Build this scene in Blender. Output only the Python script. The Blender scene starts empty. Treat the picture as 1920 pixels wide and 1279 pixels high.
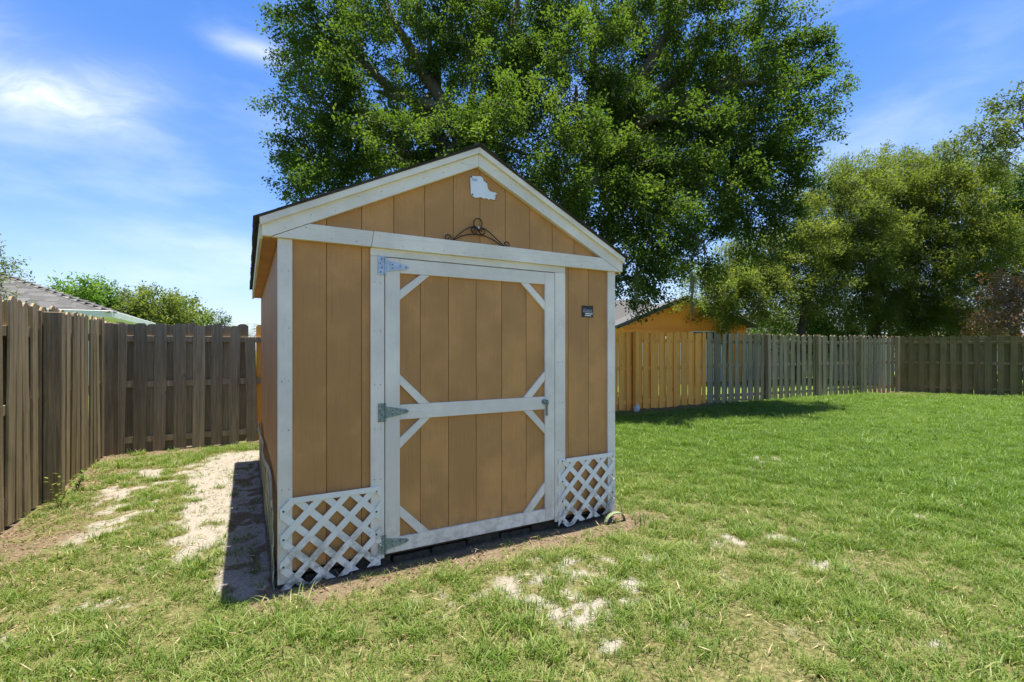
import bpy, bmesh, math, random
import numpy as np
from mathutils import Vector, Matrix
random.seed(7); rng = np.random.default_rng(11)
scene = bpy.context.scene
COL = scene.collection
R = math.radians

# ------------------------------------------------------------------ camera
F_PX, W_PX = 900.0, 1920.0
EYE = 1.36
YAW = math.atan2(498, 900)            # view axis turned right of +Y
SN, CS = math.sin(YAW), math.cos(YAW)
cam_d = bpy.data.cameras.new('camera'); cam = bpy.data.objects.new('camera', cam_d); COL.objects.link(cam)
cam.location = (0, 0, EYE); cam.rotation_euler = (R(90), 0, -YAW)
cam_d.sensor_width = 36; cam_d.lens = 36 * F_PX / W_PX
cam_d.shift_y = (655 - 639.5) / W_PX
cam_d.clip_start = 0.05; cam_d.clip_end = 2000
scene.camera = cam
def pdir(px):
    u = (px - 960) / F_PX
    return SN + u * CS, CS - u * SN
def at(px, py, t):                     # a place in the yard from a sight line and its depth
    x, y = pdir(px)
    return Vector((x * t, y * t, EYE + (655 - py) / F_PX * t))
def gp(px, py):
    t = EYE * F_PX / (py - 655); x, y = pdir(px); return (x * t, y * t)

# ------------------------------------------------------------------ light
scene.view_settings.view_transform = 'Standard'; scene.view_settings.look = 'None'
scene.view_settings.gamma = 1; scene.view_settings.use_curve_mapping = False
scene.view_settings.exposure = 1.76
SUN_DIR = Vector((0.075, 0.018, 1)).normalized()
sd = bpy.data.lights.new('sun', 'SUN'); sun = bpy.data.objects.new('sun', sd); COL.objects.link(sun)
sd.energy = 3.5; sd.angle = R(0.53); sd.color = (1, 0.935, 0.81)
sun.rotation_euler = SUN_DIR.to_track_quat('Z', 'Y').to_euler(); sun.location = (0, 0, 30)

class NT:
    """tiny node helper"""
    def __init__(s, tree): s.t = tree; s.n = tree.nodes; s.l = tree.links
    def new(s, typ, ins=None, **kw):
        nd = s.n.new(typ)
        for k, v in kw.items(): setattr(nd, k, v)
        for k, v in (ins or {}).items(): s.put(nd.inputs[k], v)
        return nd
    def put(s, sock, v):
        if isinstance(v, bpy.types.NodeSocket): s.l.new(v, sock)
        else:
            if isinstance(v, (tuple, list)) and sock.type == 'RGBA' and len(v) == 3: v = (*v, 1)
            sock.default_value = v
    def math(s, op, a, b=0.0, c=None, clamp=False):
        nd = s.n.new('ShaderNodeMath'); nd.operation = op; nd.use_clamp = clamp
        s.put(nd.inputs[0], a); s.put(nd.inputs[1], b)
        if c is not None: s.put(nd.inputs[2], c)
        return nd.outputs[0]
    def vm(s, op, a, b=None, sc=None):
        nd = s.n.new('ShaderNodeVectorMath'); nd.operation = op
        s.put(nd.inputs[0], a)
        if b is not None: s.put(nd.inputs[1], b)
        if sc is not None: s.put(nd.inputs['Scale'], sc)
        return nd.outputs['Value'] if op in ('DOT_PRODUCT', 'LENGTH') else nd.outputs['Vector']
    def mix(s, f, a, b, mode='MIX'):
        nd = s.n.new('ShaderNodeMix'); nd.data_type = 'RGBA'; nd.blend_type = mode
        s.put(nd.inputs[0], f); s.put(nd.inputs[6], a); s.put(nd.inputs[7], b)
        return nd.outputs[2]
    def noise(s, vec, scale, detail=4, rough=0.55, dist=0.0, out='Fac'):
        nd = s.new('ShaderNodeTexNoise', {'Vector': vec, 'Scale': scale, 'Detail': detail, 'Roughness': rough, 'Distortion': dist})
        return nd.outputs[out]
    def ramp(s, f, stops):
        nd = s.n.new('ShaderNodeValToRGB'); s.put(nd.inputs[0], f); e = nd.color_ramp.elements
        while len(e) < len(stops): e.new(0.5)
        for i, (p, c) in enumerate(stops):
            e[i].position = p; e[i].color = (*c, 1) if isinstance(c, (tuple, list)) else (c, c, c, 1)
        return nd.outputs[0]
    def step(s, f, a, b):
        nd = s.new('ShaderNodeMapRange', {'Value': f, 'From Min': a, 'From Max': b}, interpolation_type='SMOOTHSTEP')
        return nd.outputs[0]

world = bpy.data.worlds.new('World'); scene.world = world; world.use_nodes = True
w = NT(world.node_tree); w.n.clear()
sky = w.new('ShaderNodeTexSky'); sky.sky_type = 'NISHITA'; sky.sun_disc = False
sky.sun_elevation = math.asin(SUN_DIR.z); sky.sun_rotation = math.atan2(SUN_DIR.x, SUN_DIR.y)
sky.altitude = 0; sky.air_density = 1.0; sky.dust_density = 1.2; sky.ozone_density = 1.6
gen = w.new('ShaderNodeTexCoord').outputs['Generated']
gdir = w.vm('NORMALIZE', gen)
def cloud(px, py, rx, ry, tilt=0.0):
    x, y = pdir(px); D = Vector((x, y, (655 - py) / F_PX)).normalized()
    A = D.cross(Vector((0, 0, 1))).normalized(); B = A.cross(D).normalized()
    A, B = A * math.cos(tilt) + B * math.sin(tilt), B * math.cos(tilt) - A * math.sin(tilt)
    a = w.math('DIVIDE', w.vm('DOT_PRODUCT', gdir, tuple(A)), rx)
    b = w.math('DIVIDE', w.vm('DOT_PRODUCT', gdir, tuple(B)), ry)
    q = w.math('ADD', w.math('MULTIPLY', a, a), w.math('MULTIPLY', b, b))
    m = w.math('EXPONENT', w.math('MULTIPLY', q, -1.0))
    fw = w.math('GREATER_THAN', w.vm('DOT_PRODUCT', gdir, tuple(D)), 0.0)
    return w.math('MULTIPLY', m, fw)
warp = w.noise(gdir, 2.2, 4, 0.6, out='Color')
wv = w.vm('ADD', gdir, w.vm('SCALE', w.vm('SUBTRACT', warp, (0.5, 0.5, 0.5)), sc=0.25))
wispy = w.noise(w.vm('MULTIPLY', wv, (2.0, 2.0, 7.0)), 1.6, 6, 0.6)
wisp = w.step(wispy, 0.30, 0.72)
m = None
for (px, py, rx, ry, ti, k) in [(70, 172, .115, .030, -.08, 1.25), (190, 170, .085, .032, .45, 1.25), (20, 110, .08, .05, 0, .5), (478, 95, .055, .015, -.04, .75),
                                (230, 520, .10, .03, 0, .42), (440, 470, .17, .03, 0, .34), (1580, 290, .13, .06, .2, .34), (1830, 110, .10, .06, .3, .3),
                                (30, 255, .08, .02, 0, .3), (-300, 60, .3, .08, .2, .5), (2300, 250, .4, .06, .1, .5)]:
    c_ = w.math('MULTIPLY', cloud(px, py, rx, ry, ti), k)
    m = c_ if m is None else w.math('ADD', m, c_)
cl = w.math('MULTIPLY', w.math('MULTIPLY', m, .60), w.math('ADD', w.math('MULTIPLY', wisp, 0.95), 0.22), clamp=True)
thin = w.math('MULTIPLY', w.step(w.noise(w.vm('MULTIPLY', gdir, (1.5, 1.5, 5)), 2.1, 5, .6), .42, .85), 0.24)
cl = w.math('ADD', cl, thin, clamp=True)
skyc = w.new('ShaderNodeHueSaturation', {'Hue': 0.502, 'Saturation': 1.36, 'Value': 1.0, 'Color': sky.outputs[0]}).outputs[0]
skyc = w.mix(1.0, skyc, (0.42, 0.50, 0.61), 'MULTIPLY')
zen = w.new('ShaderNodeSeparateXYZ', {0: gdir}).outputs[2]
skyc = w.mix(w.math('MULTIPLY', w.math('EXPONENT', w.math('MULTIPLY', w.math('ABSOLUTE', zen), -7.0)), 0.62), skyc, (2.75, 2.85, 3.45))
skyc = w.mix(w.math('MULTIPLY', cl, 0.85), skyc, (3.8, 3.9, 4.2))
bg = w.new('ShaderNodeBackground', {'Color': skyc, 'Strength': 0.115})
wo = w.new('ShaderNodeOutputWorld', {'Surface': bg.outputs[0]})

# ------------------------------------------------------------------ object helpers
def tag(o, label=None, cat=None, group=None, kind=None):
    if label: o['label'] = label
    if cat: o['category'] = cat
    if group: o['group'] = group
    if kind: o['kind'] = kind
    return o
def empty(name, loc, label, cat, group=None):
    o = bpy.data.objects.new(name, None); COL.objects.link(o); o.location = loc
    o.empty_display_size = 0.2
    return tag(o, label, cat, group)
def link(name, me, mat=None, parent=None, loc=None, rot=None, world_coords=True):
    o = bpy.data.objects.new(name, me); COL.objects.link(o)
    if mat is not None and len(me.materials) == 0: me.materials.append(mat)
    if parent is not None:
        o.parent = parent
        if world_coords:             # geometry is in world coordinates: undo the parents' offsets
            off = Vector((0, 0, 0)); p = parent
            while p is not None: off += Vector(p.location); p = p.parent
            o.location = -off if loc is None else Vector(loc) - off
        else: o.location = loc or (0, 0, 0)
    elif loc is not None: o.location = loc
    if rot is not None: o.rotation_euler = rot
    return o
def mesh(name, vs, fs, smooth=False):
    me = bpy.data.meshes.new(name); me.from_pydata([tuple(v) for v in vs], [], fs)
    if smooth: me.polygons.foreach_set('use_smooth', [True] * len(me.polygons))
    me.update(); return me
class MB:
    def __init__(s): s.v = []; s.f = []
    def box(s, x0, x1, y0, y1, z0, z1):
        b = len(s.v)
        s.v += [(x0,y0,z0),(x1,y0,z0),(x1,y1,z0),(x0,y1,z0),(x0,y0,z1),(x1,y0,z1),(x1,y1,z1),(x0,y1,z1)]
        s.f += [tuple(b+i for i in q) for q in ((0,3,2,1),(4,5,6,7),(0,1,5,4),(1,2,6,5),(2,3,7,6),(3,0,4,7))]
        return s
    def prism(s, pts, y0, y1):       # polygon in XZ (counter-clockwise seen from -Y), pushed from y0 to y1
        a = sum(pts[i][0]*pts[(i+1)%len(pts)][1]-pts[(i+1)%len(pts)][0]*pts[i][1] for i in range(len(pts)))
        if a < 0: pts = pts[::-1]
        n = len(pts); b = len(s.v)
        s.v += [(x, y0, z) for x, z in pts] + [(x, y1, z) for x, z in pts]
        s.f.append(tuple(b+i for i in range(n))); s.f.append(tuple(b+n+i for i in reversed(range(n))))
        s.f += [(b+i, b+n+i, b+n+(i+1)%n, b+(i+1)%n) for i in range(n)]
        return s
    def tube(s, pts, r, k=8, cap=True):
        pts = [Vector(p) for p in pts]; rs = r if isinstance(r, (list, tuple)) else [r]*len(pts)
        b = len(s.v); up = None
        for i, p in enumerate(pts):
            d = (pts[min(i+1, len(pts)-1)] - pts[max(i-1, 0)]).normalized()
            if up is None: up = d.orthogonal().normalized()
            up = (up - d*up.dot(d))
            up = up.normalized() if up.length > 1e-6 else d.orthogonal().normalized()
            q = d.cross(up)
            for j in range(k):
                a = 2*math.pi*j/k; s.v.append(tuple(p + (up*math.cos(a) + q*math.sin(a))*rs[i]))
        for i in range(len(pts)-1):
            for j in range(k):
                s.f.append((b+i*k+j, b+i*k+(j+1)%k, b+(i+1)*k+(j+1)%k, b+(i+1)*k+j))
        if cap: s.f.append(tuple(b+j for j in reversed(range(k)))); s.f.append(tuple(b+(len(pts)-1)*k+j for j in range(k)))
        return s
    def me(s, name, bevel=0.0, smooth=False, seg=1):
        m_ = mesh(name, s.v, s.f, smooth)
        if bevel:
            bm = bmesh.new(); bm.from_mesh(m_)
            bmesh.ops.recalc_face_normals(bm, faces=bm.faces)
            bmesh.ops.bevel(bm, geom=list(bm.edges), offset=bevel, segments=seg, affect='EDGES', clamp_overlap=True)
            bm.to_mesh(m_); bm.free()
        return m_
def box_part(name, parent, mat, x0, x1, y0, y1, z0, z1, bevel=0.0015):
    return link(name, MB().box(x0, x1, y0, y1, z0, z1).me(name, bevel), mat, parent)
def prism_part(name, parent, mat, pts, y0, y1, bevel=0.0015):
    return link(name, MB().prism(pts, y0, y1).me(name, bevel), mat, parent)

# ------------------------------------------------------------------ materials
def new_mat(name):
    m_ = bpy.data.materials.new(name); m_.use_nodes = True; t = NT(m_.node_tree)
    b = t.n['Principled BSDF']; b.inputs['Specular IOR Level'].default_value = 0.3
    return m_, t, b
def objvec(t, scale=(1, 1, 1), rnd=17.0):
    tc = t.new('ShaderNodeTexCoord').outputs['Object']
    oi = t.new('ShaderNodeObjectInfo').outputs['Random']
    off = t.new('ShaderNodeCombineXYZ', {0: t.math('MULTIPLY', oi, rnd), 1: t.math('MULTIPLY', oi, rnd*1.7), 2: t.math('MULTIPLY', oi, rnd*.6)}).outputs[0]
    return t.vm('MULTIPLY', t.vm('ADD', tc, off), scale), oi, tc
def paint(name, col, dirt=(0.25, 0.22, 0.15), rough=0.6, grain=(14, 14, 1.2), amount=0.10, bump=0.15, splash=0.0, seam=0.0):
    m_, t, b = new_mat(name)
    v, oi, tc = objvec(t, grain)
    g = t.noise(v, 3.0, 6, 0.65)
    v2 = objvec(t, (1, 1, 1))[0]
    blot = t.noise(v2, 2.3, 5, 0.6)
    c = t.mix(t.step(blot, 0.35, 0.75), tuple(x*(1-amount*0.8) for x in col), tuple(min(1, x*(1+amount*0.35)) for x in col))
    c = t.mix(t.math('MULTIPLY', t.step(g, 0.55, 0.75), amount), c, dirt)
    spk = t.step(t.noise(v2, 55, 2, 0.5), 0.72, 0.78)
    c = t.mix(t.math('MULTIPLY', spk, 0.35), c, dirt)
    if splash:
        pos = t.new('ShaderNodeNewGeometry').outputs['Position']
        z = t.new('ShaderNodeSeparateXYZ', {0: pos}).outputs[2]
        mud = t.math('MULTIPLY', t.step(z, 0.42, 0.02), t.step(t.noise(pos, 14, 5, .65), .42, .62))
        c = t.mix(t.math('MULTIPLY', mud, splash), c, (0.16, 0.13, 0.08))
    t.put(b.inputs['Base Color'], c)
    t.put(b.inputs['Roughness'], t.math('ADD', rough-0.06, t.math('MULTIPLY', blot, 0.14)))
    bp = t.new('ShaderNodeBump', {'Height': t.math('ADD', g, t.math('MULTIPLY', t.noise(v2, 120, 3), .35)), 'Strength': bump, 'Distance': 0.01})
    t.l.new(bp.outputs[0], b.inputs['Normal'])
    return m_
def wood(name, dark, light, moss=None, moss_amt=0.0, grain=(26, 26, 1.0), knots=0.0, rough=0.85, bump=0.5, vary=0.6):
    m_, t, b = new_mat(name)
    v, oi, tc = objvec(t, grain)
    g = t.noise(v, 1.6, 7, 0.68, 0.6)
    fine = t.noise(t.vm('MULTIPLY', v, (3, 3, 1.5)), 2.5, 4, 0.7)
    f = t.math('ADD', t.math('MULTIPLY', g, 0.65), t.math('MULTIPLY', fine, 0.35))
    c = t.ramp(f, [(0.30, dark), (0.50, tuple((a+b_)/2 for a, b_ in zip(dark, light))), (0.70, light)])
    # stains run over a board
    v2 = objvec(t, (2.2, 2.2, 0.7), 9.0)[0]
    st = t.noise(v2, 1.7, 5, 0.62)
    c = t.mix(t.math('MULTIPLY', t.step(st, 0.5, 0.8), 0.45), c, tuple(x*0.45 for x in dark))
    if knots:
        vk = objvec(t, (1, 1, 0.55), 31.0)[0]
        vo = t.new('ShaderNodeTexVoronoi', {'Vector': vk, 'Scale': 4.5}).outputs['Distance']
        c = t.mix(t.math('MULTIPLY', t.step(vo, 0.11, 0.03), knots), c, tuple(x*0.25 for x in dark))
    br = t.math('ADD', 1 - vary*0.5, t.math('MULTIPLY', oi, vary))
    c = t.vm('SCALE', c, sc=br)
    if moss:
        pos = t.new('ShaderNodeNewGeometry').outputs['Position']
        z = t.new('ShaderNodeSeparateXYZ', {0: pos}).outputs[2]
        mf = t.math('MULTIPLY', t.step(t.noise(pos, 1.1, 5, .65), .35, .7), moss_amt)
        c = t.mix(mf, c, moss)
    t.put(b.inputs['Base Color'], c); b.inputs['Roughness'].default_value = rough
    bp = t.new('ShaderNodeBump', {'Height': f, 'Strength': bump, 'Distance': 0.01})
    t.l.new(bp.outputs[0], b.inputs['Normal'])
    return m_
def plain(name, col, rough=0.5, metal=0.0, nscale=20, namt=0.15, bump=0.1, coords='Object'):
    m_, t, b = new_mat(name)
    tc = t.new('ShaderNodeTexCoord').outputs[coords]
    n_ = t.noise(tc, nscale, 5, .6)
    t.put(b.inputs['Base Color'], t.mix(t.step(n_, .3, .7), tuple(x*(1-namt) for x in col), tuple(min(1, x*(1+namt)) for x in col)))
    b.inputs['Roughness'].default_value = rough; b.inputs['Metallic'].default_value = metal
    bp = t.new('ShaderNodeBump', {'Height': n_, 'Strength': bump, 'Distance': 0.01}); t.l.new(bp.outputs[0], b.inputs['Normal'])
    return m_
def leafy(name, a, b_, c_, trans=0.35, rough=0.62, tip=None):
    m_, t, b = new_mat(name)
    at_ = t.new('ShaderNodeAttribute', attribute_name='tint').outputs['Fac']
    pos = t.new('ShaderNodeNewGeometry').outputs['Position']
    big = t.noise(pos, 0.9, 3, .5)
    f = t.math('ADD', t.math('MULTIPLY', at_, .7), t.math('MULTIPLY', t.step(big, .3, .7), .3))
    col = t.ramp(f, [(0.0, a), (0.55, b_), (1.0, c_)])
    t.put(b.inputs['Base Color'], col); b.inputs['Roughness'].default_value = rough; b.inputs['Specular IOR Level'].default_value = .15
    tr = t.new('ShaderNodeBsdfTranslucent', {'Color': t.mix(1.0, col, (1.5, 1.6, .7), 'MULTIPLY')})
    mx = t.new('ShaderNodeMixShader', {0: trans, 1: b.outputs[0], 2: tr.outputs[0]})
    t.l.new(mx.outputs[0], t.n['Material Output'].inputs[0])
    return m_

WHITE = paint('white_trim_paint', (0.88, 0.785, 0.655), (0.36, 0.33, 0.24), 0.55, amount=0.20, bump=0.4, splash=0.35)
WHITE_H = paint('white_trim_paint_level', (0.88, 0.785, 0.655), (0.40, 0.38, 0.28), 0.55, grain=(1.2, 14, 14), amount=0.20, bump=0.45, splash=0.35)
CREAM = paint('eave_paint', (0.76, 0.70, 0.50), (0.30, 0.27, 0.18), 0.6, grain=(14, 1.2, 14), amount=0.2, bump=0.2)
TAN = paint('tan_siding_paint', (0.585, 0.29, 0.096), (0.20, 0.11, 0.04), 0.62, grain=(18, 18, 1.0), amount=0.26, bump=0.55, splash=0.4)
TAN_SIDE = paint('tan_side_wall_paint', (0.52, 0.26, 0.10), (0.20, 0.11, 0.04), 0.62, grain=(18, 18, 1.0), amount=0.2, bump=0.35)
GROOVE = plain('groove_shadow_paint', (0.44, 0.22, 0.07), 0.8)
VINYL = paint('lattice_plastic', (0.86, 0.82, 0.74), (0.3, 0.3, 0.26), 0.4, grain=(3, 3, 3), amount=0.06, bump=0.04, splash=0.75)
SIDE_LAT = wood('mossy_lattice_wood', (0.30, 0.28, 0.19), (0.72, 0.68, 0.54), (0.22, 0.25, 0.10), 0.4, grain=(10, 3, 3))
GALV = plain('galvanised_steel', (0.42, 0.47, 0.52), 0.42, 0.65, 60, .18)
GALV_OLD = plain('dull_green_steel', (0.26, 0.31, 0.27), 0.6, 0.35, 50, .25)
SCREW = plain('screw_head', (0.10, 0.10, 0.10), 0.5, 0.6)
IRON = plain('rusted_black_iron', (0.035, 0.024, 0.018), 0.6, 0.3, 40, .3)
PLATE = plain('white_plate', (0.80, 0.80, 0.82), 0.45, 0, 8, .04, .02)
STICKER = plain('faded_blue_sticker', (0.42, 0.52, 0.70), 0.5, 0, 60, .12, .02)
BLACKSIGN = plain('black_badge', (0.022, 0.022, 0.02), 0.35)
LETTER = plain('badge_letter_grey', (0.45, 0.46, 0.46), 0.5)
LETTERW = plain('badge_letter_white', (0.80, 0.80, 0.76), 0.5)
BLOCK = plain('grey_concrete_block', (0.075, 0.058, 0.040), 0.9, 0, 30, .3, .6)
SKID = wood('dark_skid_timber', (0.05, 0.035, 0.02), (0.14, 0.10, 0.06), grain=(1, 20, 20))
FGREY = wood('grey_weathered_fence', (0.12, 0.09, 0.052), (0.44, 0.345, 0.225), (0.10, 0.10, 0.05), 0.25, knots=.35)
FLEFT = wood('brown_weathered_fence', (0.075, 0.054, 0.027), (0.50, 0.385, 0.225), (0.10, 0.10, 0.04), 0.25, knots=.25)
FGOLD = wood('new_golden_pine', (0.82, 0.325, 0.045), (0.95, 0.45, 0.095), grain=(18, 18, .8), knots=.6, vary=.2, bump=.2)
FGREY2 = wood('pale_grey_fence', (0.17, 0.12, 0.055), (0.47, 0.35, 0.19), (0.12, 0.14, 0.05), 0.3, knots=.3)
FMOSS = wood('mossy_dark_fence', (0.10, 0.078, 0.03), (0.29, 0.225, 0.10), (0.12, 0.105, 0.025), 0.6, knots=.3)
WVINYL = plain('white_vinyl', (0.80, 0.77, 0.68), 0.4, 0, 3, .04, .02)
ROCKM = plain('pale_rock', (0.62, 0.58, 0.52), 0.85, 0, 14, .2, .8)
WIRE = plain('pale_plastic_edging', (0.20, 0.24, 0.13), 0.35, 0, 20, .2)

def shingle_mat(name, a, b_):
    m_, t, b = new_mat(name)
    v, oi, tc = objvec(t, (1, 1, 1))
    n_ = t.noise(v, 90, 3, .7); big = t.noise(v, 5, 3)
    c = t.mix(n_, a, b_); c = t.mix(t.math('MULTIPLY', big, .4), c, tuple(x*.5 for x in a))
    c = t.vm('SCALE', c, sc=t.math('ADD', .7, t.math('MULTIPLY', oi, .6)))
    t.put(b.inputs['Base Color'], c); b.inputs['Roughness'].default_value = .95
    bp = t.new('ShaderNodeBump', {'Height': n_, 'Strength': .5, 'Distance': 0.01}); t.l.new(bp.outputs[0], b.inputs['Normal'])
    return m_
SHINGLE = shingle_mat('dark_asphalt_shingle', (0.03, 0.03, 0.028), (0.09, 0.085, 0.075))
SHINGLE_G = shingle_mat('grey_asphalt_shingle', (0.075, 0.074, 0.072), (0.17, 0.165, 0.158))
SHINGLE_T = shingle_mat('tan_asphalt_shingle', (0.16, 0.09, 0.06), (0.28, 0.18, 0.13))

# ------------------------------------------------------------------ ground with its worn patches
def vnoise(x, y, s, seed=0):
    x = np.asarray(x)*s; y = np.asarray(y)*s
    xi = np.floor(x).astype(np.int64); yi = np.floor(y).astype(np.int64); fx = x-xi; fy = y-yi
    def h(a, b):
        n = (a*374761393 + b*668265263 + seed*982451653) & 0xffffffff
        n = ((n ^ (n >> 13))*1274126177) & 0xffffffff
        return ((n ^ (n >> 16)) & 0xffff)/65535.0
    u = fx*fx*(3-2*fx); v = fy*fy*(3-2*fy)
    return (h(xi, yi)*(1-u)+h(xi+1, yi)*u)*(1-v)+(h(xi, yi+1)*(1-u)+h(xi+1, yi+1)*u)*v
def fbm(x, y, s, seed=0, o=5):
    r = 0; a = .5; tot = 0
    for i in range(o): r = r + a*vnoise(x, y, s*2**i, seed+i*7); tot += a; a *= .55
    return r/tot
def ss(x, a, b):
    t_ = np.clip((x-a)/(b-a), 0, 1); return t_*t_*(3-2*t_)
spots = [(150,1160,.17,.8),(190,1150,.12,.7),(30,1190,.12,.7),(995,1045,.10,1),(1005,1105,.15,1.1),(965,1100,.10,.9),(1050,1108,.10,.9),(1085,1062,.13,.9),(1125,1055,.10,.7),
         (1180,1100,.13,1),(1145,1120,.10,.9),(1100,1150,.12,1),(1075,1165,.10,.8),(1045,1155,.06,.8),(1145,1212,.05,1),(810,1140,.12,1),(795,1150,.07,1),(715,1100,.10,.8),(890,1110,.08,.5),
         (1230,1048,.18,.9),(1260,1045,.12,.8),(1235,1075,.12,.5),(1360,1010,.14,.7),(1465,1015,.12,.8),(1545,1058,.14,.8),(1385,1075,.10,.5),(1415,860,.28,1),(1430,880,.16,.5),(1715,970,.12,.5),
         (1310,1140,.10,.4),(1280,1190,.10,.5),(1690,1190,.08,.5),(1740,1200,.10,.5),(1500,1190,.06,.5),(1280,1220,.10,.5),(1610,1100,.06,.5),(390,1040,.12,.8),(375,1052,.10,.8),(280,1070,.14,.5)]
def masks(x, y):
    x = np.asarray(x, float); y = np.asarray(y, float)
    n1 = fbm(x, y, 2.6, 3); n2 = fbm(x, y, 7.0, 9); n3 = fbm(x, y, 1.1, 21); n4 = fbm(x, y, 16, 5)
    sand = np.zeros_like(x)
    for (px, py, r, k) in spots:
        sx, sy = gp(px, py)
        sand = np.maximum(sand, k*np.exp(-(((x-sx)**2+(y-sy)**2)/(r*r*1.5))))
    sand = sand*ss(n2, .30, .62)*ss(n4, .28, .66)*1.25
    # open sandy strip between shed and left fence
    strip = ss(x, -.95, -.25)*(1-ss(x, .1, .3))*ss(y, 3.35, 4.0)*(1-ss(y, 7.0, 7.6))
    sand = np.maximum(sand, strip*ss(n1+.30*strip, .50, .72)*ss(n2+.25*ss(x,-.6,-.2), .38, .62)*1.05)
    nearw = ss(x, -.22, -.08)*(1-ss(x, .16, .2))*ss(y, 2.9, 3.1)*(1-ss(y, 6.9, 7.3))
    sand = np.maximum(sand, nearw*(.45+.5*ss(n2, .3, .6)))
    sand = np.maximum(sand, ss(x, -1.5, -1.0)*(1-ss(x, -.2, .1))*ss(y, 4.0, 4.8)*(1-ss(y, 6.6, 7.4))*ss(n2, .5, .66)*.8)
    # bare brown earth along shed foot and fences
    foot = (1-ss(np.abs(y-2.88+.08*(n2-.5)), .05, .24))*ss(x, -.15, .1)*(1-ss(x, 2.75, 3.1))
    under = ((x > .1) & (x < 2.7) & (y > 2.9) & (y < 6.8))*1.0
    dirt = np.maximum(foot*ss(n2, .20, .5), under)
    lf = (1-ss(x, -1.55, -.75+.9*(n1-.5)))*ss(y, .5, 2.5)
    dirt = np.maximum(dirt, lf*ss(n1+.20, .45, .68)*ss(n2+.2, .45, .68)*.9)
    shade_earth = ((x > -.11) & (x < .16) & (y > 3.0) & (y < 6.6))*1.0  # earth patches kept to the eave's shadow strip, painting part of its shade
    dirt = np.maximum(dirt, shade_earth*ss(n2, .42, .66)*.75)
    dirt = np.maximum(dirt, (1-ss(np.abs(y-7.75), .15, .6))*(x < 1)*ss(n2+.2, .45, .6)*.6)
    bf = (1-ss(np.abs(y-7.8), .15, .75+.5*n3))*ss(x, 2.5, 4)*(1-ss(x, 8.5, 12))
    dirt = np.maximum(dirt, bf*ss(n1+.3, .5, .7))
    dirt = np.maximum(dirt, (1-ss(np.hypot(x-17.6, y-7.0), .6, 1.4))*.8)
    dirt = np.maximum(dirt, (1-ss(np.abs(x-18.2), .2, .7))*(y < 8)*.7)
    dirt = np.maximum(dirt, (1-ss(np.hypot((x-12.0), (y-6.6)), .2, .7))*.7*ss(n2, .3, .6))
    dl = ((1-ss(np.abs(x-.03-.02*(n4-.5)), .012, .04))*(y > 3.1)*(y < 6.6))*ss(n4, .42, .6)
    dirt = np.maximum(dirt, dl*.9)
    sand = np.clip(sand*(1-.8*dl), 0, 1)
    # thin worn lawn near and left, lush far right
    lush = np.clip(ss(x+0.35*y, 3.2, 7.5)+0.12, 0, 1)
    thin = (1-lush)*ss(n1, .44, .62)*.75
    thin = np.maximum(thin, (1-ss(x, -.9, .2))*ss(y, 3.2, 4.2)*ss(n2, .35, .6)*.9)
    # greener clumps by the corner of the two fences
    green = (1-ss(np.hypot((x+1.0)/.8, (y-7.1)/.45), .4, 1.2))
    green = np.maximum(green, (1-ss(np.abs(y-7.55), .05, .35))*ss(x, -1.0, -.3)*(1-ss(x, .4, .8)))
    sand = sand*(1-green*.9); dirt = np.clip(dirt, 0, 1)*(1-green*.7); thin = thin*(1-green)
    return sand, dirt, np.clip(thin, 0, 1), lush
def gheight(x, y):
    x = np.asarray(x, float); y = np.asarray(y, float)
    h = .030*(fbm(x, y, .9, 41)-.5)+.016*(fbm(x, y, 5.0, 43)-.5)
    far = ss(np.hypot(x-6, y-4), 14, 40)
    return h*(1-far)
def axis_pts(lo, hi, step, outer):
    core = np.arange(lo, hi+1e-6, step); k = np.array([1, 2.5, 5, 9, 16, 30, 60, 120, 250, outer])*1.0
    return np.concatenate([lo-k[::-1], core, hi+k])
gx = axis_pts(-3, 20, .05, 700); gy = axis_pts(.2, 9.2, .05, 700)
GX, GY = np.meshgrid(gx, gy); sh = GX.shape
vx, vy = GX.ravel(), GY.ravel(); vz = gheight(vx, vy)
me = bpy.data.meshes.new('ground')
nv = len(vx); nx, ny = sh[1], sh[0]
me.vertices.add(nv); me.vertices.foreach_set('co', np.stack([vx, vy, vz], 1).astype(np.float32).ravel())
ii, jj = np.meshgrid(np.arange(nx-1), np.arange(ny-1)); ii = ii.ravel(); jj = jj.ravel()
q = np.stack([jj*nx+ii, jj*nx+ii+1, (jj+1)*nx+ii+1, (jj+1)*nx+ii], 1).astype(np.int32)
me.loops.add(q.size); me.loops.foreach_set('vertex_index', q.ravel())
me.polygons.add(len(q)); me.polygons.foreach_set('loop_start', np.arange(0, q.size, 4, dtype=np.int32)); me.polygons.foreach_set('use_smooth', np.ones(len(q), bool))
me.update(calc_edges=True)
sa, di, th, lu = masks(vx, vy)
for nm, arr in (('sand', sa), ('dirt', di), ('thin', th), ('lush', lu)):
    a_ = me.attributes.new(nm, 'FLOAT', 'POINT'); a_.data.foreach_set('value', arr.astype(np.float32))
gm, t, b = new_mat('worn_lawn_soil')
def attr(t, n): return t.new('ShaderNodeAttribute', attribute_name=n).outputs['Fac']
pos = t.new('ShaderNodeNewGeometry').outputs['Position']
fine = t.noise(pos, 55, 6, .7); mid = t.noise(pos, 9, 6, .65); bigp = t.noise(pos, .6, 4, .6)
thatch = t.ramp(fine, [(.28, (.035, .036, .011)), (.5, (.125, .112, .047)), (.72, (.28, .24, .125))])
turf = t.ramp(fine, [(.3, (.035, .055, .009)), (.5, (.085, .12, .022)), (.75, (.17, .19, .06))])
c = t.mix(attr(t, 'lush'), thatch, turf)
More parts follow.
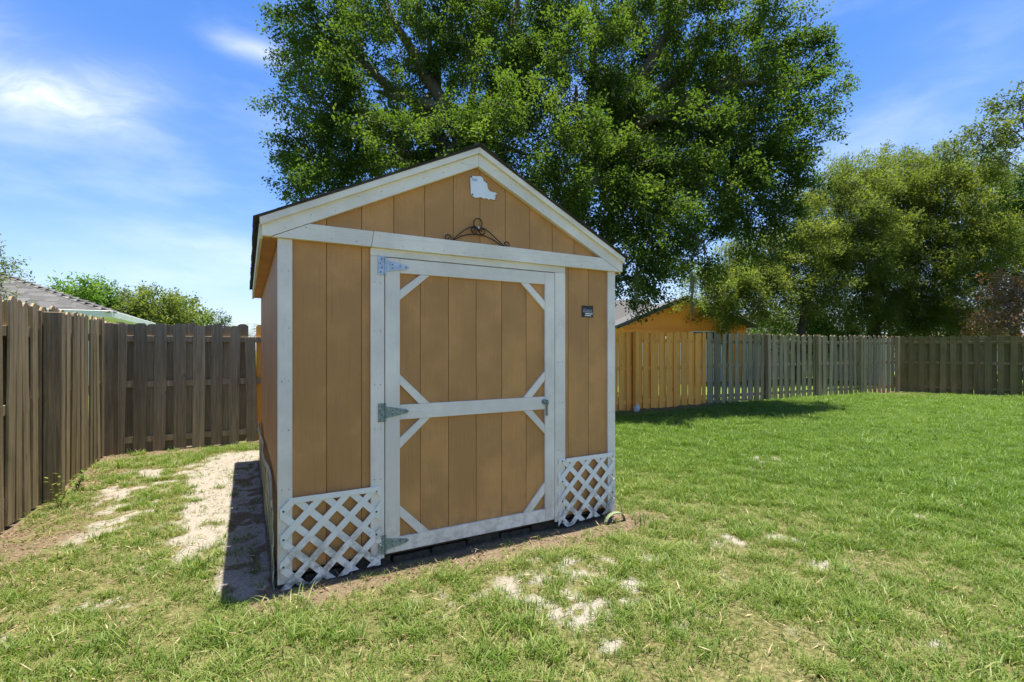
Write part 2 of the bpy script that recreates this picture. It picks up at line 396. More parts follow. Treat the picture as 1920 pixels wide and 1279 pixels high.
sandc = t.ramp(fine, [(.25, (.15, .13, .10)), (.45, (.26, .235, .195)), (.65, (.34, .31, .265))])
dirtc = t.ramp(fine, [(.25, (.065, .046, .029)), (.5, (.15, .112, .072)), (.75, (.26, .205, .14))])
c = t.mix(t.step(t.math('ADD', attr(t, 'sand'), t.math('MULTIPLY', t.math('SUBTRACT', mid, .5), 1.1)), .10, .66), c, sandc)
c = t.mix(t.step(t.math('ADD', attr(t, 'dirt'), t.math('MULTIPLY', t.math('SUBTRACT', mid, .5), .7)), .28, .60), c, dirtc)
sep = t.new('ShaderNodeSeparateXYZ', {0: pos})
beyond = t.math('MAXIMUM', t.step(sep.outputs[1], 8.3, 8.7), t.math('MAXIMUM', t.step(sep.outputs[0], 19.5, 20), t.step(sep.outputs[0], -2.2, -2.8)))
lawn = t.mix(bigp, (.09, .16, .025), (.17, .25, .05))
c = t.mix(t.math('MULTIPLY', beyond, .8), c, lawn)
t.put(b.inputs['Base Color'], c); b.inputs['Roughness'].default_value = .95; b.inputs['Specular IOR Level'].default_value = .1
bp = t.new('ShaderNodeBump', {'Height': t.math('ADD', fine, mid), 'Strength': .6, 'Distance': 0.02}); t.l.new(bp.outputs[0], b.inputs['Normal'])
g = link('ground', me, gm); g['kind'] = 'structure'

# ------------------------------------------------------------------ the shed
XL, XR, YF, YB = 0.157, 2.612, 3.0, 6.66
AX, AZ, SL = 1.39, 2.735, 0.49
def roofz(x): return AZ - SL*abs(x-AX)
shed = empty('garden_shed', (XL, YF, 0), 'tan wooden garden shed with white trim and a gable roof on the lawn', 'shed')
S = shed
# wall backing (seen at the grooves), floor
fw = MB().prism([(XL+.004, .09), (XR-.004, .09), (XR-.004, roofz(XR)-.06), (AX, AZ-.06), (XL+.004, roofz(XL)-.06)], 3.030, 3.055)
link('front_wall', fw.me('front_wall'), GROOVE, S)
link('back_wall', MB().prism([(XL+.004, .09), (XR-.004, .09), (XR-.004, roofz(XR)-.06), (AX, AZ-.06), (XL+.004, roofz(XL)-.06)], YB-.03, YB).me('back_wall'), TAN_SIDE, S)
box_part('floor', S, SKID, XL+.01, XR-.01, 3.06, YB-.04, .085, .13)
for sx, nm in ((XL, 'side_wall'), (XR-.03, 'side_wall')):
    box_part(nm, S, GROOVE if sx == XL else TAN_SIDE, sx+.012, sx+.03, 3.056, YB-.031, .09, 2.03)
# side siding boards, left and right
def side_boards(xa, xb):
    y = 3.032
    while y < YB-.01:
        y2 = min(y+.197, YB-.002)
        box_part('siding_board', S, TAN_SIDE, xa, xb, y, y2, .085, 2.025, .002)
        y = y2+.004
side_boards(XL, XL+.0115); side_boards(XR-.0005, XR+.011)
# front siding boards
def clip_under_roof(x0, x1, z0):
    pts = [(x0, z0), (x1, z0), (x1, roofz(x1)-.07)]
    if x0 < AX < x1: pts.append((AX, AZ-.07))
    pts.append((x0, roofz(x0)-.07)); return pts
G = .0014
low = [(.225, .415), (.415, .617), (.617, .70)], [(2.10, 2.164), (2.164, 2.358), (2.358, 2.56)]
for grp in low:
    for a, b2 in grp: box_part('siding_board', S, TAN, a+G, b2-G, 3.018, 3.0295, .088, 1.995, .0018)
ed = [.19, .415, .617, .816, 1.019, 1.219, 1.417, 1.617, 1.82, 2.017, 2.219, 2.42, 2.58]
for a, b2 in zip(ed[:-1], ed[1:]): prism_part('siding_board', S, TAN, clip_under_roof(a+G, b2-G, 2.0), 3.018, 3.0295, .0018)
# corner boards
box_part('corner_board', S, WHITE, XL-.004, .229, 3.0, 3.0175, .03, 1.9865)
box_part('corner_board', S, WHITE, 2.541, XR+.004, 3.0, 3.0175, .055, 1.9865)
# door frame
box_part('door_jamb', S, WHITE, .668, .752, 3.0, 3.0175, .06, 1.937)
box_part('door_jamb', S, WHITE, 2.031, 2.124, 3.0, 3.0175, .06, 1.937)
box_part('head_jamb', S, WHITE_H, .668, 2.124, 3.001, 3.0175, 1.9385, 1.9865)
# header in two boards with a slanted joint, cut along the rakes
def rl(x): return roofz(x) - .125
xa = AX-(AZ-.125-1.988)/SL; xb = AX+(AZ-.125-1.988)/SL
xa2 = AX-(AZ-.125-2.083)/SL; xb2 = AX+(AZ-.125-2.083)/SL
prism_part('header_board', S, WHITE_H, [(xa+.004, 1.988), (.667, 1.988), (.683, 2.083), (xa2+.004, 2.083)], 2.982, 3.0165)
prism_part('header_board', S, WHITE_H, [(.6695, 1.987), (xb-.004, 1.987), (xb2-.004, 2.084), (.6855, 2.084)], 2.980, 3.0165)
# rake boards and the narrow fascia strips above them
XE0, XE1 = .062, 2.690
for (xo, s_) in ((XE0+.012, -1), (XE1-.012, 1)):
    zt = roofz(xo)
    xin = AX + s_*(AZ-.125-1.988)/SL
    prism_part('rake_board', S, WHITE_H, [(AX+s_*.0008, AZ-.041), (xo, zt-.041), (xo, 1.990), (xin, 1.990), (AX+s_*.0008, AZ-.125)], 2.981, 3.0168)
for s_, xo in ((-1, XE0), (1, XE1)):
    prism_part('rake_fascia', S, WHITE_H, [(AX+s_*.0008, AZ), (xo, roofz(xo)), (xo+(-s_)*.006, roofz(xo)-.040), (AX+s_*.0008, AZ-.0395)], 2.962, 3.0166)
# eave boards: fascia, soffit
for s_, xo, xw in ((-1, XE0, XL), (1, XE1, XR)):
    x_in = xo - s_*.018
    box_part('eave_fascia', S, CREAM, min(xo, x_in), max(xo, x_in), 3.018, YB+.03, 1.978, roofz(xo)-.022)
    a, b2 = sorted((xo - s_*.019, xw))
    box_part('soffit', S, TAN, a, b2, 3.018, YB+.02, 1.988, 2.0)
# roof deck, shingles
for s_ in (-1, 1):
    xo = XE0-.004 if s_ < 0 else XE1+.004
    prism_part('roof_deck', S, SKID, [(AX, AZ+.001), (xo, roofz(xo)+.001), (xo, roofz(xo)+.007), (AX, AZ+.007)], 2.958, YB+.045, 0)
slope_len = (AX-XE0)/math.cos(math.atan(SL)); ang = math.atan(SL)
tabw = .3105; ncol = 12; expo = .127; nrow = int(slope_len/expo)+1
sv = []
for k in range(5):                       # a handful of slightly different tabs
    j = [random.uniform(-.004, .004) for _ in range(8)]
    mb = MB(); mb.v = [(0, 0, .001), (tabw-.006, 0, .001), (tabw-.006, .175, .001), (0, .175, .001), (0, -.006+j[0], .006+abs(j[4])), (tabw-.006, -.006+j[1], .006+abs(j[5])), (tabw-.006, .175, .005), (0, .175, .005)]
    mb.f = [(0,3,2,1),(4,5,6,7),(0,1,5,4),(1,2,6,5),(2,3,7,6),(3,0,4,7)]
    me_ = mb.me('shingle'); me_.materials.append(SHINGLE); sv.append(me_)
for s_ in (-1, 1):
    for r in range(nrow):
        d = min(-.022 + r*expo, slope_len-.178)
        if r and -.022 + (r-1)*expo > slope_len-.178: break
        for c_ in range(ncol+1):
            y = 2.950 + c_*tabw - (r % 2)*tabw*.5
            me_ = random.choice(sv)
            if y < 2.94: y = 2.950
            if y + tabw > YB+.09: continue
            xo = XE0 if s_ < 0 else XE1
            x = xo - s_*d*math.cos(ang); z = roofz(xo) + d*math.sin(ang) + .0075 + .0006*(c_ % 2)
            # local x -> along the eave, local y -> up the slope
            ex = Vector((0, 1, 0)); ey = Vector((-s_*math.cos(ang), 0, math.sin(ang))); 
            if s_ < 0: ex = -ex; y0 = y + tabw
            else: y0 = y
            ez = ex.cross(ey)
            M = Matrix((ex, ey, ez)).transposed().to_4x4()
            o = bpy.data.objects.new('shingle', me_); COL.objects.link(o); o.parent = S
            jr = random.uniform(-.006, .006)
            M.translation = Vector((x - S.location.x, y0 - S.location.y + jr, z + random.uniform(0, .002)))
            o.matrix_local = M
for k in range(13):
    y = 2.946 + k*.29
    mb = MB()
    hz = .009
    mb.v = [(AX-.12, y, roofz(AX-.12)+.024), (AX, y, AZ+.022), (AX+.12, y, roofz(AX+.12)+.024), (AX-.12, y+.31, roofz(AX-.12)+.021), (AX, y+.31, AZ+.019), (AX+.12, y+.31, roofz(AX+.12)+.021)]
    mb.v += [(a, b2, z-.006) for a, b2, z in mb.v]
    mb.f = [(0,1,4,3), (1,2,5,4), (6,9,10,7), (7,10,11,8), (0,6,7,1), (1,7,8,2), (3,4,10,9), (4,5,11,10), (0,3,9,6), (2,8,11,5)]
    link('ridge_shingle', mb.me('ridge_shingle'), SHINGLE, S)
# foundation
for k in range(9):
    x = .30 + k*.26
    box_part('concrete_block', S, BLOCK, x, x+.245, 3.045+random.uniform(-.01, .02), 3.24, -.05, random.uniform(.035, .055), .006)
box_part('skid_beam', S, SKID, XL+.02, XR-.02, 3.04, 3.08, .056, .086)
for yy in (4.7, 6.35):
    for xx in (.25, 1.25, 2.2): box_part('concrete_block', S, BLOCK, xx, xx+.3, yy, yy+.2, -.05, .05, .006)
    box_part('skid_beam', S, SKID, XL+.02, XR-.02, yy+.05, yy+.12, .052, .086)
nm = MB()
for x in (.193, .71, 2.077, 2.577):
    z = .25
    while z < 1.9:
        for dx in (-.018, .018):
            nm.prism([(x+dx+.0024*math.cos(q_), z+.0024*math.sin(q_)+random.uniform(-.004, .004)) for q_ in (0, 1.05, 2.1, 3.14, 4.2, 5.24)], 2.9985, 3.0003)
        z += random.uniform(.27, .36)
for k in range(9):
    for s_ in (-1, 1):
        x = AX + s_*(.12+.135*k); z = roofz(x)-.083+random.uniform(-.02, .02)
        nm.prism([(x+.0024*math.cos(q_), z+.0024*math.sin(q_)) for q_ in (0, 1.05, 2.1, 3.14, 4.2, 5.24)], 2.9795, 2.9813)
for k in range(16):
    x = .30+.14*k; z = 2.035+random.choice((-.025, .025))
    nm.prism([(x+.0024*math.cos(q_), z+.0024*math.sin(q_)) for q_ in (0, 1.05, 2.1, 3.14, 4.2, 5.24)], 2.9785, 2.9825)
o_ = link('nail_heads', nm.me('nail_heads'), SCREW, S); o_['kind'] = 'stuff'
# door
door = box_part('door', S, GROOVE, .760, 2.023, 3.0285, 3.045, .090, 1.928, 0)
dg = [.757+.005, .99, 1.185, 1.388, 1.587, 1.789, 2.022]
def dpart(name, mat, x0, x1, y0, y1, z0, z1, bev=.0015): return link(name, MB().box(x0, x1, y0, y1, z0, z1).me(name, bev), mat, door)
def dprism(name, mat, pts, y0, y1): return link(name, MB().prism(pts, y0, y1).me(name, .0015), mat, door)
for a, b2 in zip(dg[:-1], dg[1:]): dpart('siding_board', TAN, a+G, b2-G, 3.019, 3.0283, .094, 1.925, .0018)
dpart('stile', WHITE, .7575, .8495, 2.999, 3.0185, .083, 1.9325)
dpart('stile', WHITE, 1.9415, 2.0255, 2.999, 3.0185, .083, 1.9325)
dpart('rail', WHITE_H, .8505, 1.9405, 2.9995, 3.0185, 1.842, 1.9325)
dpart('rail', WHITE_H, .8505, 1.9405, 2.9995, 3.0185, .915, 1.008)
dpart('rail', WHITE_H, .8505, 1.9405, 2.9995, 3.0185, .083, .172)
for pts in [[(.8505, 1.672), (.8505, 1.735), (.985, 1.841), (1.047, 1.841)],
            [(1.735, 1.841), (1.802, 1.841), (1.9405, 1.716), (1.9405, 1.649)],
            [(.8505, 1.200), (.8505, 1.138), (.976, 1.009), (1.047, 1.009)],
            [(1.9405, 1.196), (1.9405, 1.130), (1.829, 1.009), (1.757, 1.009)],
            [(.8505, .798), (.8505, .732), (.985, .914), (1.050, .914)],
            [(1.9405, .798), (1.9405, .733), (1.757, .914), (1.829, .914)],
            [(.8505, .370), (.8505, .300), (.972, .173), (1.047, .173)],
            [(1.9405, .371), (1.9405, .292), (1.757, .173), (1.829, .173)]]:
    if len(set(pts)) == 4:
        cx = sum(p[0] for p in pts)/4; cz = sum(p[1] for p in pts)/4
        pts = sorted(pts, key=lambda p: math.atan2(p[1]-cz, p[0]-cx))
    dprism('brace', WHITE_H, pts, 3.0015, 3.0185)
def disc(mb, x, z, r, y0, y1, k=8):
    mb.prism([(x+r*math.cos(2*math.pi*i/k), z+r*math.sin(2*math.pi*i/k)) for i in range(k)], y0, y1)
def hinge(zc, mat, lab):
    hz = .058
    mb = MB().box(.712, .752, 2.9945, 2.9988, zc-hz, zc+hz)
    mb.tube([(.7565, 2.992, zc-hz), (.7565, 2.992, zc+hz)], .0055, 8)
    mb.prism([(.762, zc-.036), (.762, zc+.036), (.80, zc+.030), (.895, zc+.012), (.908, zc), (.895, zc-.012), (.80, zc-.030)], 2.9935, 2.9978)
    h = link('hinge', mb.me('hinge', .0008), mat, door)
    if lab: h['label'] = lab
    s2 = MB()
    for (x, z) in ((.735, zc+.040), (.725, zc+.014), (.735, zc-.014), (.725, zc-.042)): disc(s2, x, z, .0045, 2.992, 2.9946)
    for (x, z) in ((.80, zc-.012), (.80, zc+.012), (.85, zc+.004), (.888, zc)): disc(s2, x, z, .0042, 2.991, 2.9936)
    link('hinge_screw', s2.me('hinge_screw'), SCREW, door)
hinge(1.880, GALV, 'shiny galvanised tee hinge'); hinge(.966, GALV_OLD, 'dull tee hinge'); hinge(.145, GALV_OLD, 'dull tee hinge with greenish film')
# latch: swivel plate and hasp
lm = MB(); disc(lm, 1.930, .972, .021, 2.992, 2.9988, 12); lm.tube([(1.930, 2.980, .972), (1.930, 2.993, .972)], .010, 10)
lm.box(1.945, 1.958, 2.985, 2.9985, .868, .985); lm.tube([(1.951, 2.984, .982), (1.951, 2.972, .978), (1.951, 2.972, .955), (1.951, 2.984, .950)], .004, 6)
link('latch', lm.me('latch', .0008), GALV_OLD, door)

# lattice panels on the front
def clip(poly, a, b_, c_):               # keep a*x+b*z >= c
    out = []
    for i in range(len(poly)):
        p, q_ = poly[i], poly[(i+1) % len(poly)]
        dp = a*p[0]+b_*p[1]-c_; dq = a*q_[0]+b_*q_[1]-c_
        if dp >= 0: out.append(p)
        if dp*dq < 0:
            k = dp/(dp-dq); out.append((p[0]+(q_[0]-p[0])*k, p[1]+(q_[1]-p[1])*k))
    return out
def lattice(x0, x1, z0l, z0r, z1, nx_, nz_, pitch, wd, yb, rail, screws, lab):
    pr = box_part('lattice_panel', S, VINYL, *rail, 2.9855, 2.9905, z1-.032, z1+.0005, .0012)
    pr['label'] = lab
    hw = wd/2; L = 2.0
    for sgn, ya, yb_ in ((1, yb-.0095, yb-.0052), (-1, yb-.005, yb-.0007)):
        for k in range(-14, 15):
            cx, cz = nx_ + k*pitch, nz_
            dx, dz = math.sqrt(.5), sgn*math.sqrt(.5); px_, pz_ = -dz, dx
            poly = [(cx-dx*L+px_*hw, cz-dz*L+pz_*hw), (cx-dx*L-px_*hw, cz-dz*L-pz_*hw), (cx+dx*L-px_*hw, cz+dz*L-pz_*hw), (cx+dx*L+px_*hw, cz+dz*L+pz_*hw)]
            j = random.uniform(-.004, .004)
            poly = clip(poly, 1, 0, x0+j); poly = poly and clip(poly, -1, 0, -(x1+j))
            poly = poly and clip(poly, 0, -1, -(z1-.002))
            sl = (z0r-z0l)/(x1-x0)
            zz = z0l - sl*x0 + random.choice((0, .004, .012))
            poly = poly and clip(poly, -sl, 1, zz)
            if poly and len(poly) >= 3:
                xs = [p[0] for p in poly]; zs = [p[1] for p in poly]
                if (max(xs)-min(xs)) < .025 or (max(zs)-min(zs)) < .025: continue
                link('slat', MB().prism(poly, ya, yb_).me('slat', .0007), VINYL, pr)
    for (x, z) in screws:
        s2 = MB(); disc(s2, x, z, .006, yb-.0125, yb-.0093, 10); link('screw', s2.me('screw'), SCREW, pr)
lattice(.166, .730, -.012, .022, .515, .317, .431, .151, .039, 2.999, (.235, .70),
        [(.183, .445), (.183, .285), (.183, .13), (.42, .500), (.700, .485), (.700, .36), (.700, .22)], 'wider lattice panel left of the door, muddy along its foot')
lattice(2.055, 2.600, -.004, .055, .530, 2.236, .384, .151, .037, 2.999, (2.125, 2.575),
        [(2.09, .515), (2.09, .36), (2.09, .21), (2.09, .06), (2.35, .515), (2.58, .50), (2.58, .35), (2.58, .21)], 'lattice panel right of the door with a torn lower corner')
# lattice along the left wall, bowed and mossy
sp = MB()
ys = [3.02 + 3.58*i/24 for i in range(25)]
def topz(y): return .515 + .018*math.sin(y*2.1) + .012*math.sin(y*5.3+1) - .012*(y-3)
def offx(y, z): return .1445 - .010*abs(math.sin(y*1.7+.4))*(z/.5) - .006*math.sin(y*4.1+2)
for i, y in enumerate(ys):
    for (dx, dz) in ((0, 0), (-.008, 0), (-.008, -.035), (0, -.035)): sp.v.append((offx(y, .5)+dx-.004, y, topz(y)+dz))
for i in range(24):
    for j in range(4): sp.f.append((i*4+j, i*4+(j+1) % 4, (i+1)*4+(j+1) % 4, (i+1)*4+j))
sp.f += [(0, 1, 2, 3), (99, 98, 97, 96)]
spo = link('lattice_panel', sp.me('lattice_panel'), SIDE_LAT, S); spo['label'] = 'bowed mossy wooden lattice along the left wall'
for sgn in (1, -1):
    for k in range(-4, 26):
        yc = 3.0 + k*.151
        hw = .019; L = 2
        dx, dz = math.sqrt(.5), sgn*math.sqrt(.5); px_, pz_ = -dz, dx
        poly = [(yc-dx*L+px_*hw, .25-dz*L+pz_*hw), (yc-dx*L-px_*hw, .25-dz*L-pz_*hw), (yc+dx*L-px_*hw, .25+dz*L-pz_*hw), (yc+dx*L+px_*hw, .25+dz*L+pz_*hw)]
        poly = clip(poly, 1, 0, 3.02); poly = poly and clip(poly, -1, 0, -6.58); poly = poly and clip(poly, 0, -1, -.49); poly = poly and clip(poly, 0, 1, .0)
        if not poly or len(poly) < 3: continue
        zs = [p[1] for p in poly]
        if max(zs)-min(zs) < .05: continue
        mb = MB(); n = 5
        z0, z1_ = min(zs), max(zs)
        for i in range(n+1):
            z = z0 + (z1_-z0)*i/n
            ycen = yc + (z-.25)*sgn
            y0_, y1_ = max(3.02, ycen-.027), min(6.585, ycen+.027)
            if y1_ < y0_: y0_ = y1_ = max(3.02, min(6.58, ycen))
            o_ = 0 if sgn > 0 else -.0042
            zt = z*topz(ycen)/.50
            for (yy, dd) in ((y0_, 0), (y0_, -.004), (y1_, -.004), (y1_, 0)): mb.v.append((offx(yy, z)+dd+o_, yy, zt))
        for i in range(n):
            for j in range(4): mb.f.append((i*4+j, i*4+(j+1) % 4, (i+1)*4+(j+1) % 4, (i+1)*4+j))
        mb.f += [(0, 1, 2, 3), (n*4+3, n*4+2, n*4+1, n*4)]
        link('slat', mb.me('slat'), SIDE_LAT, spo)

# ------------------------------------------------------------------ things fixed to the gable and wall
pl_px = [(883,333),(886,329),(903,330),(907,334),(908,339),(914,341),(916,353),(920,358),(932,361),(932,366),(930,370),(932,374),(926,374),(921,372),(918,374),(913,371),(908,372),(903,369),(898,370),(892,370),(887,367),(884,362)]
def fp(px, py):
    x, y = pdir(px); k = 3.0/y; return (x*k, EYE+(655-py)/F_PX*k)
pt = [fp(*p) for p in pl_px]
o = link('wall_plaque', MB().prism(pt, 3.009, 3.0145).me('wall_plaque', .0012), PLATE, None, loc=(0, 0, 0))
plq = empty('wall_plaque', (1.43, 3.012, 2.47), 'white boot shaped plaque with scalloped foot nailed under the gable peak', 'plaque')
o.name = 'plate'; o.parent = plq; o.location = -Vector(plq.location)
sx0, sz0 = fp(886, 333); sx1, sz1 = fp(896, 340)
link('sticker', MB().box(sx0, sx1, 3.0082, 3.0088, sz1, sz0).me('sticker'), STICKER, plq)
for p in ((885, 331), (913, 341), (887, 364), (931, 366.5), (930.5, 372)):
    x, z = fp(*p); mb = MB(); disc(mb, x, z, .0055, 3.006, 3.0092); link('nail', mb.me('nail'), SCREW, plq)
hg = empty('iron_scroll', (1.39, 3.0, 2.09), 'dark rusty wrought iron scroll ornament standing on the white header board', 'ornament')
def curve(pts_px, yy=2.995, r=.0038, sub=6):
    P = [fp(*p) for p in pts_px]; out = []
    n = len(P)
    for i in range(n-1):
        p0, p1, p2, p3 = P[max(i-1, 0)], P[i], P[i+1], P[min(i+2, n-1)]
        for s in range(sub):
            u = s/sub
            out.append(tuple(.5*((2*p1[k])+(-p0[k]+p2[k])*u+(2*p0[k]-5*p1[k]+4*p2[k]-p3[k])*u*u+(-p0[k]+3*p1[k]-3*p2[k]+p3[k])*u**3) for k in (0, 1)))
    out.append(P[-1])
    return [(x, yy, z) for x, z in out]
def hz(name, pts, yy=2.995, r=.0038): link(name, MB().tube(curve(pts, yy), r, 6).me(name, 0, True), IRON, hg)
def hc(x, y): return (800+x/8.0, 320+y/8.0)
hz('ring', [hc(*p) for p in [(740,870),(705,820),(705,765),(735,728),(765,720),(800,735),(825,780),(820,830),(800,865)]])
hz('arch', [hc(*p) for p in [(400,1045),(500,990),(600,965),(700,957),(800,967),(900,995),(1000,1045),(1080,1100),(1140,1140)]], 2.996)
hz('left_arm', [hc(*p) for p in [(375,1045),(470,965),(580,885),(680,845),(730,855),(750,900),(720,950),(680,930),(660,880),(700,855),(720,880),(690,915)]], 2.991)
hz('right_arm', [hc(*p) for p in [(1150,1135),(1060,1050),(960,955),(880,890),(820,865),(780,880),(790,940),(830,965),(865,935),(850,890),(810,890),(825,925)]], 2.991)
hz('scroll', [hc(*p) for p in [(360,1030),(355,990),(320,965),(285,975),(275,1010),(290,1030),(320,1025),(330,1005)]], 2.993)
hz('scroll', [hc(*p) for p in [(1220,1145),(1230,1105),(1205,1075),(1170,1080),(1158,1105),(1180,1125),(1205,1115)]], 2.993)
hz('cross_bar', [hc(*p) for p in [(735,850),(770,900),(800,945)]], 2.994, .0035)
mb = MB(); x, z = fp(*hc(768, 862)); disc(mb, x, z, .008, 2.985, 2.992); link('rivet', mb.me('rivet'), GALV, hg)
bd = empty('wall_badge', (2.345, 3.015, 1.655), 'small black badge with silver lettering screwed on the siding right of the door', 'sign')
link('badge_plate', MB().box(2.290, 2.402, 3.012, 3.0165, 1.612, 1.702).me('badge_plate', .003), BLACKSIGN, bd)
def text_part(s, x, z, size, mat, parent, name='lettering'):
    cu = bpy.data.curves.new('txt', 'FONT'); cu.body = s; cu.size = size; cu.extrude = .0004; cu.align_x = 'CENTER'
    tmp = bpy.data.objects.new('txt', cu); COL.objects.link(tmp)
    dg_ = bpy.context.evaluated_depsgraph_get(); dg_.update()
    m_ = bpy.data.meshes.new_from_object(tmp.evaluated_get(dg_)); bpy.data.objects.remove(tmp)
    m_.transform(Matrix.Rotation(R(90), 4, 'X')); m_.transform(Matrix.Translation((x, 3.0112, z))); m_.materials.clear()
    return link(name, m_, mat, parent)
text_part('iCasco', 2.346, 1.658, .032, LETTER, bd)
link('underline', MB().box(2.300, 2.395, 3.0108, 3.0118, 1.6505, 1.6545).me('underline'), LETTER, bd)
link('print_bar', MB().box(2.320, 2.395, 3.0108, 3.0118, 1.635, 1.6425).me('print_bar'), LETTERW, bd)
link('print_bar', MB().box(2.318, 2.380, 3.0108, 3.0118, 1.6205, 1.6275).me('print_bar'), LETTERW, bd)

# ------------------------------------------------------------------ fences
def picket_me(w_, h, th_, mat, kind, k):
    rr = random.Random(k*13+int(h*1000)+len(kind))
    e = .028*rr.uniform(.6, 1.3); e2 = .028*rr.uniform(.6, 1.3)
    n = 4; L_, Rr = [], []
    bend = rr.uniform(-.006, .006)
    for i in range(n+1):
        z = (h-.035)*i/n; bx = bend*math.sin(math.pi*i/n)
        L_.append((-w_/2+bx+rr.uniform(-.0015, .0015), z)); Rr.append((w_/2+bx+rr.uniform(-.0015, .0015), z))
    hh = rr.uniform(-.008, .004)
    top = [(w_/2-e*.55, h-.014+hh), (w_/2-e*1.3, h+hh), (-w_/2+e2*1.3, h+hh), (-w_/2+e2*.55, h-.012+hh)]
    me_ = MB().prism(Rr + top + L_[::-1], -th_/2, th_/2).me(kind)
    me_.materials.append(mat); return me_
def fence(name, label, p0, p1, height, mat, step=.115, sep=.030, width=.138, posts=(), post_side=1, rails=(.17, .9, 1.5), hfun=None, matfun=None, tilt=.012, double=True, start=0.0):
    """double-sided board fence; side 'front' faces the yard"""
    p0 = Vector((*p0, 0)); p1 = Vector((*p1, 0)); d = p1-p0; L = d.length; u = d/L; ang_ = math.atan2(u.y, u.x)
    nrm = Vector((u.y, -u.x, 0))           # towards the yard for fences run left to right
    root = empty(name, (p0.x, p0.y, 0), label, 'fence')
    root.rotation_euler = (0, 0, ang_)
    pv = {}
    n = int(L/step)
    for i in range(n):
        s = start + (i+.5)*step
        if s > L: break
        front = (i % 2 == 0) or not double
        h = height + (hfun(s, front) if hfun else 0)
        mt = matfun(s, front) if matfun else mat
        key = (round(h, 2), mt.name, random.randrange(9))
        if key not in pv: pv[key] = picket_me(width*random.uniform(.93, 1.06), h, .016, mt, 'picket', random.randrange(1000))
        o_ = bpy.data.objects.new('picket', pv[key]); COL.objects.link(o_); o_.parent = root
        yy = -sep if front else sep
        o_.location = (s + random.uniform(-.010, .010), yy + random.uniform(-.003, .003), .015 + random.uniform(-.028, .018))
        o_.rotation_euler = (random.gauss(0, .004), random.gauss(0, tilt), random.gauss(0, .03))
    for z in rails:
        m_ = MB().box(0, L, -sep+.0085, sep-.0085, z-.04, z+.04).me('rail', .003); o_ = bpy.data.objects.new('rail', m_); COL.objects.link(o_); o_.parent = root; m_.materials.append(mat)
    for s in posts:
        m_ = MB().box(-.05, .05, -.135, -.039, -.2, height+.005).me('post', .004); o_ = bpy.data.objects.new('post', m_); COL.objects.link(o_); o_.parent = root; m_.materials.append(mat)
        o_.location = (s, 0, 0); o_.rotation_euler = (0, random.gauss(0, .006), 0)
    return root
# left side: runs away from the camera, yard is on its right, so run it far -> near
fence('board_fence', 'brown weathered board fence with uneven tops closing the left side of the yard', (-1.60, -1.5), (-1.60, 7.93), 1.735, FLEFT, step=.084, width=.112, sep=.024, rails=(.2, .9, 1.5), tilt=.014, posts=(3.2,))
bpy.data.objects['board_fence'].location = (-1.60, 7.93, 0); bpy.data.objects['board_fence'].rotation_euler = (0, 0, R(-90))
# (pickets then face +X when the run is mirrored below)
for o_ in bpy.data.objects['board_fence'].children:
    o_.location.y = -o_.location.y if o_.name.startswith('picket') else o_.location.y
lf = bpy.data.objects['board_fence']
for o_ in list(lf.children):
    if o_.name.startswith('post'): bpy.data.objects.remove(o_)
for yy in (7.93-5.72, 7.93-3.4, 7.93-1.1, .05):
    m_ = MB().box(-.045, .045, .039, .165, -.2, 1.69).me('post', .004); m_.materials.append(FLEFT)
    o_ = bpy.data.objects.new('post', m_); COL.objects.link(o_); o_.parent = lf; o_.location = (7.93-5.72 if yy == 7.93-5.72 else yy, 0, 0)
def hb(s, front):
    x = -1.50 + s
    if x > -.06 and x < .7: return -.20 if front else 0.0
    return 0.0
fence('board_fence', 'grey shadowbox board fence closing the yard behind the shed, left part with gaps', (-1.50, 7.92), (5.6, 8.05), 1.70, FGREY, step=.108, width=.132, sep=.026, hfun=hb,
      matfun=lambda s, fr: FGOLD if (1.60 < s < 1.78 and not fr) else FGREY, posts=(3.4, 5.6))
fence('board_fence', 'new golden pine board fence section right of the shed', (5.62, 8.05), (10.02, 8.13), 1.76, FGOLD, step=.125, width=.136, sep=.0175, posts=(1.95,), tilt=.004, rails=(.18, .93, 1.56))
fence('board_fence', 'pale grey board fence with gaps between golden section and far right corner', (10.06, 8.13), (18.15, 7.46), 1.76, FGREY2, step=.118, width=.122, sep=.020, posts=(2.1, 4.15, 6.1, 8.0), tilt=.014, rails=(.18, .95, 1.55))
fence('board_fence', 'dark mossy board fence closing the far right side of the lawn', (18.20, 7.44), (21.9, -1.6), 1.75, FMOSS, step=.125, width=.142, posts=(), tilt=.008, rails=(.2, .95, 1.55))
m_ = MB().box(-1.585, -1.49, 7.83, 7.93, -.2, 1.70).me('corner_post', .004)
link('corner_post', m_, FGREY, bpy.data.objects['board_fence.001'], loc=None) if False else None
o_ = bpy.data.objects.new('post', m_); COL.objects.link(o_); m_.materials.append(FGREY); o_.parent = bpy.data.objects['board_fence.001']
o_.matrix_parent_inverse = (Matrix.Translation(bpy.data.objects['board_fence.001'].location) @ bpy.data.objects['board_fence.001'].rotation_euler.to_matrix().to_4x4()).inverted()

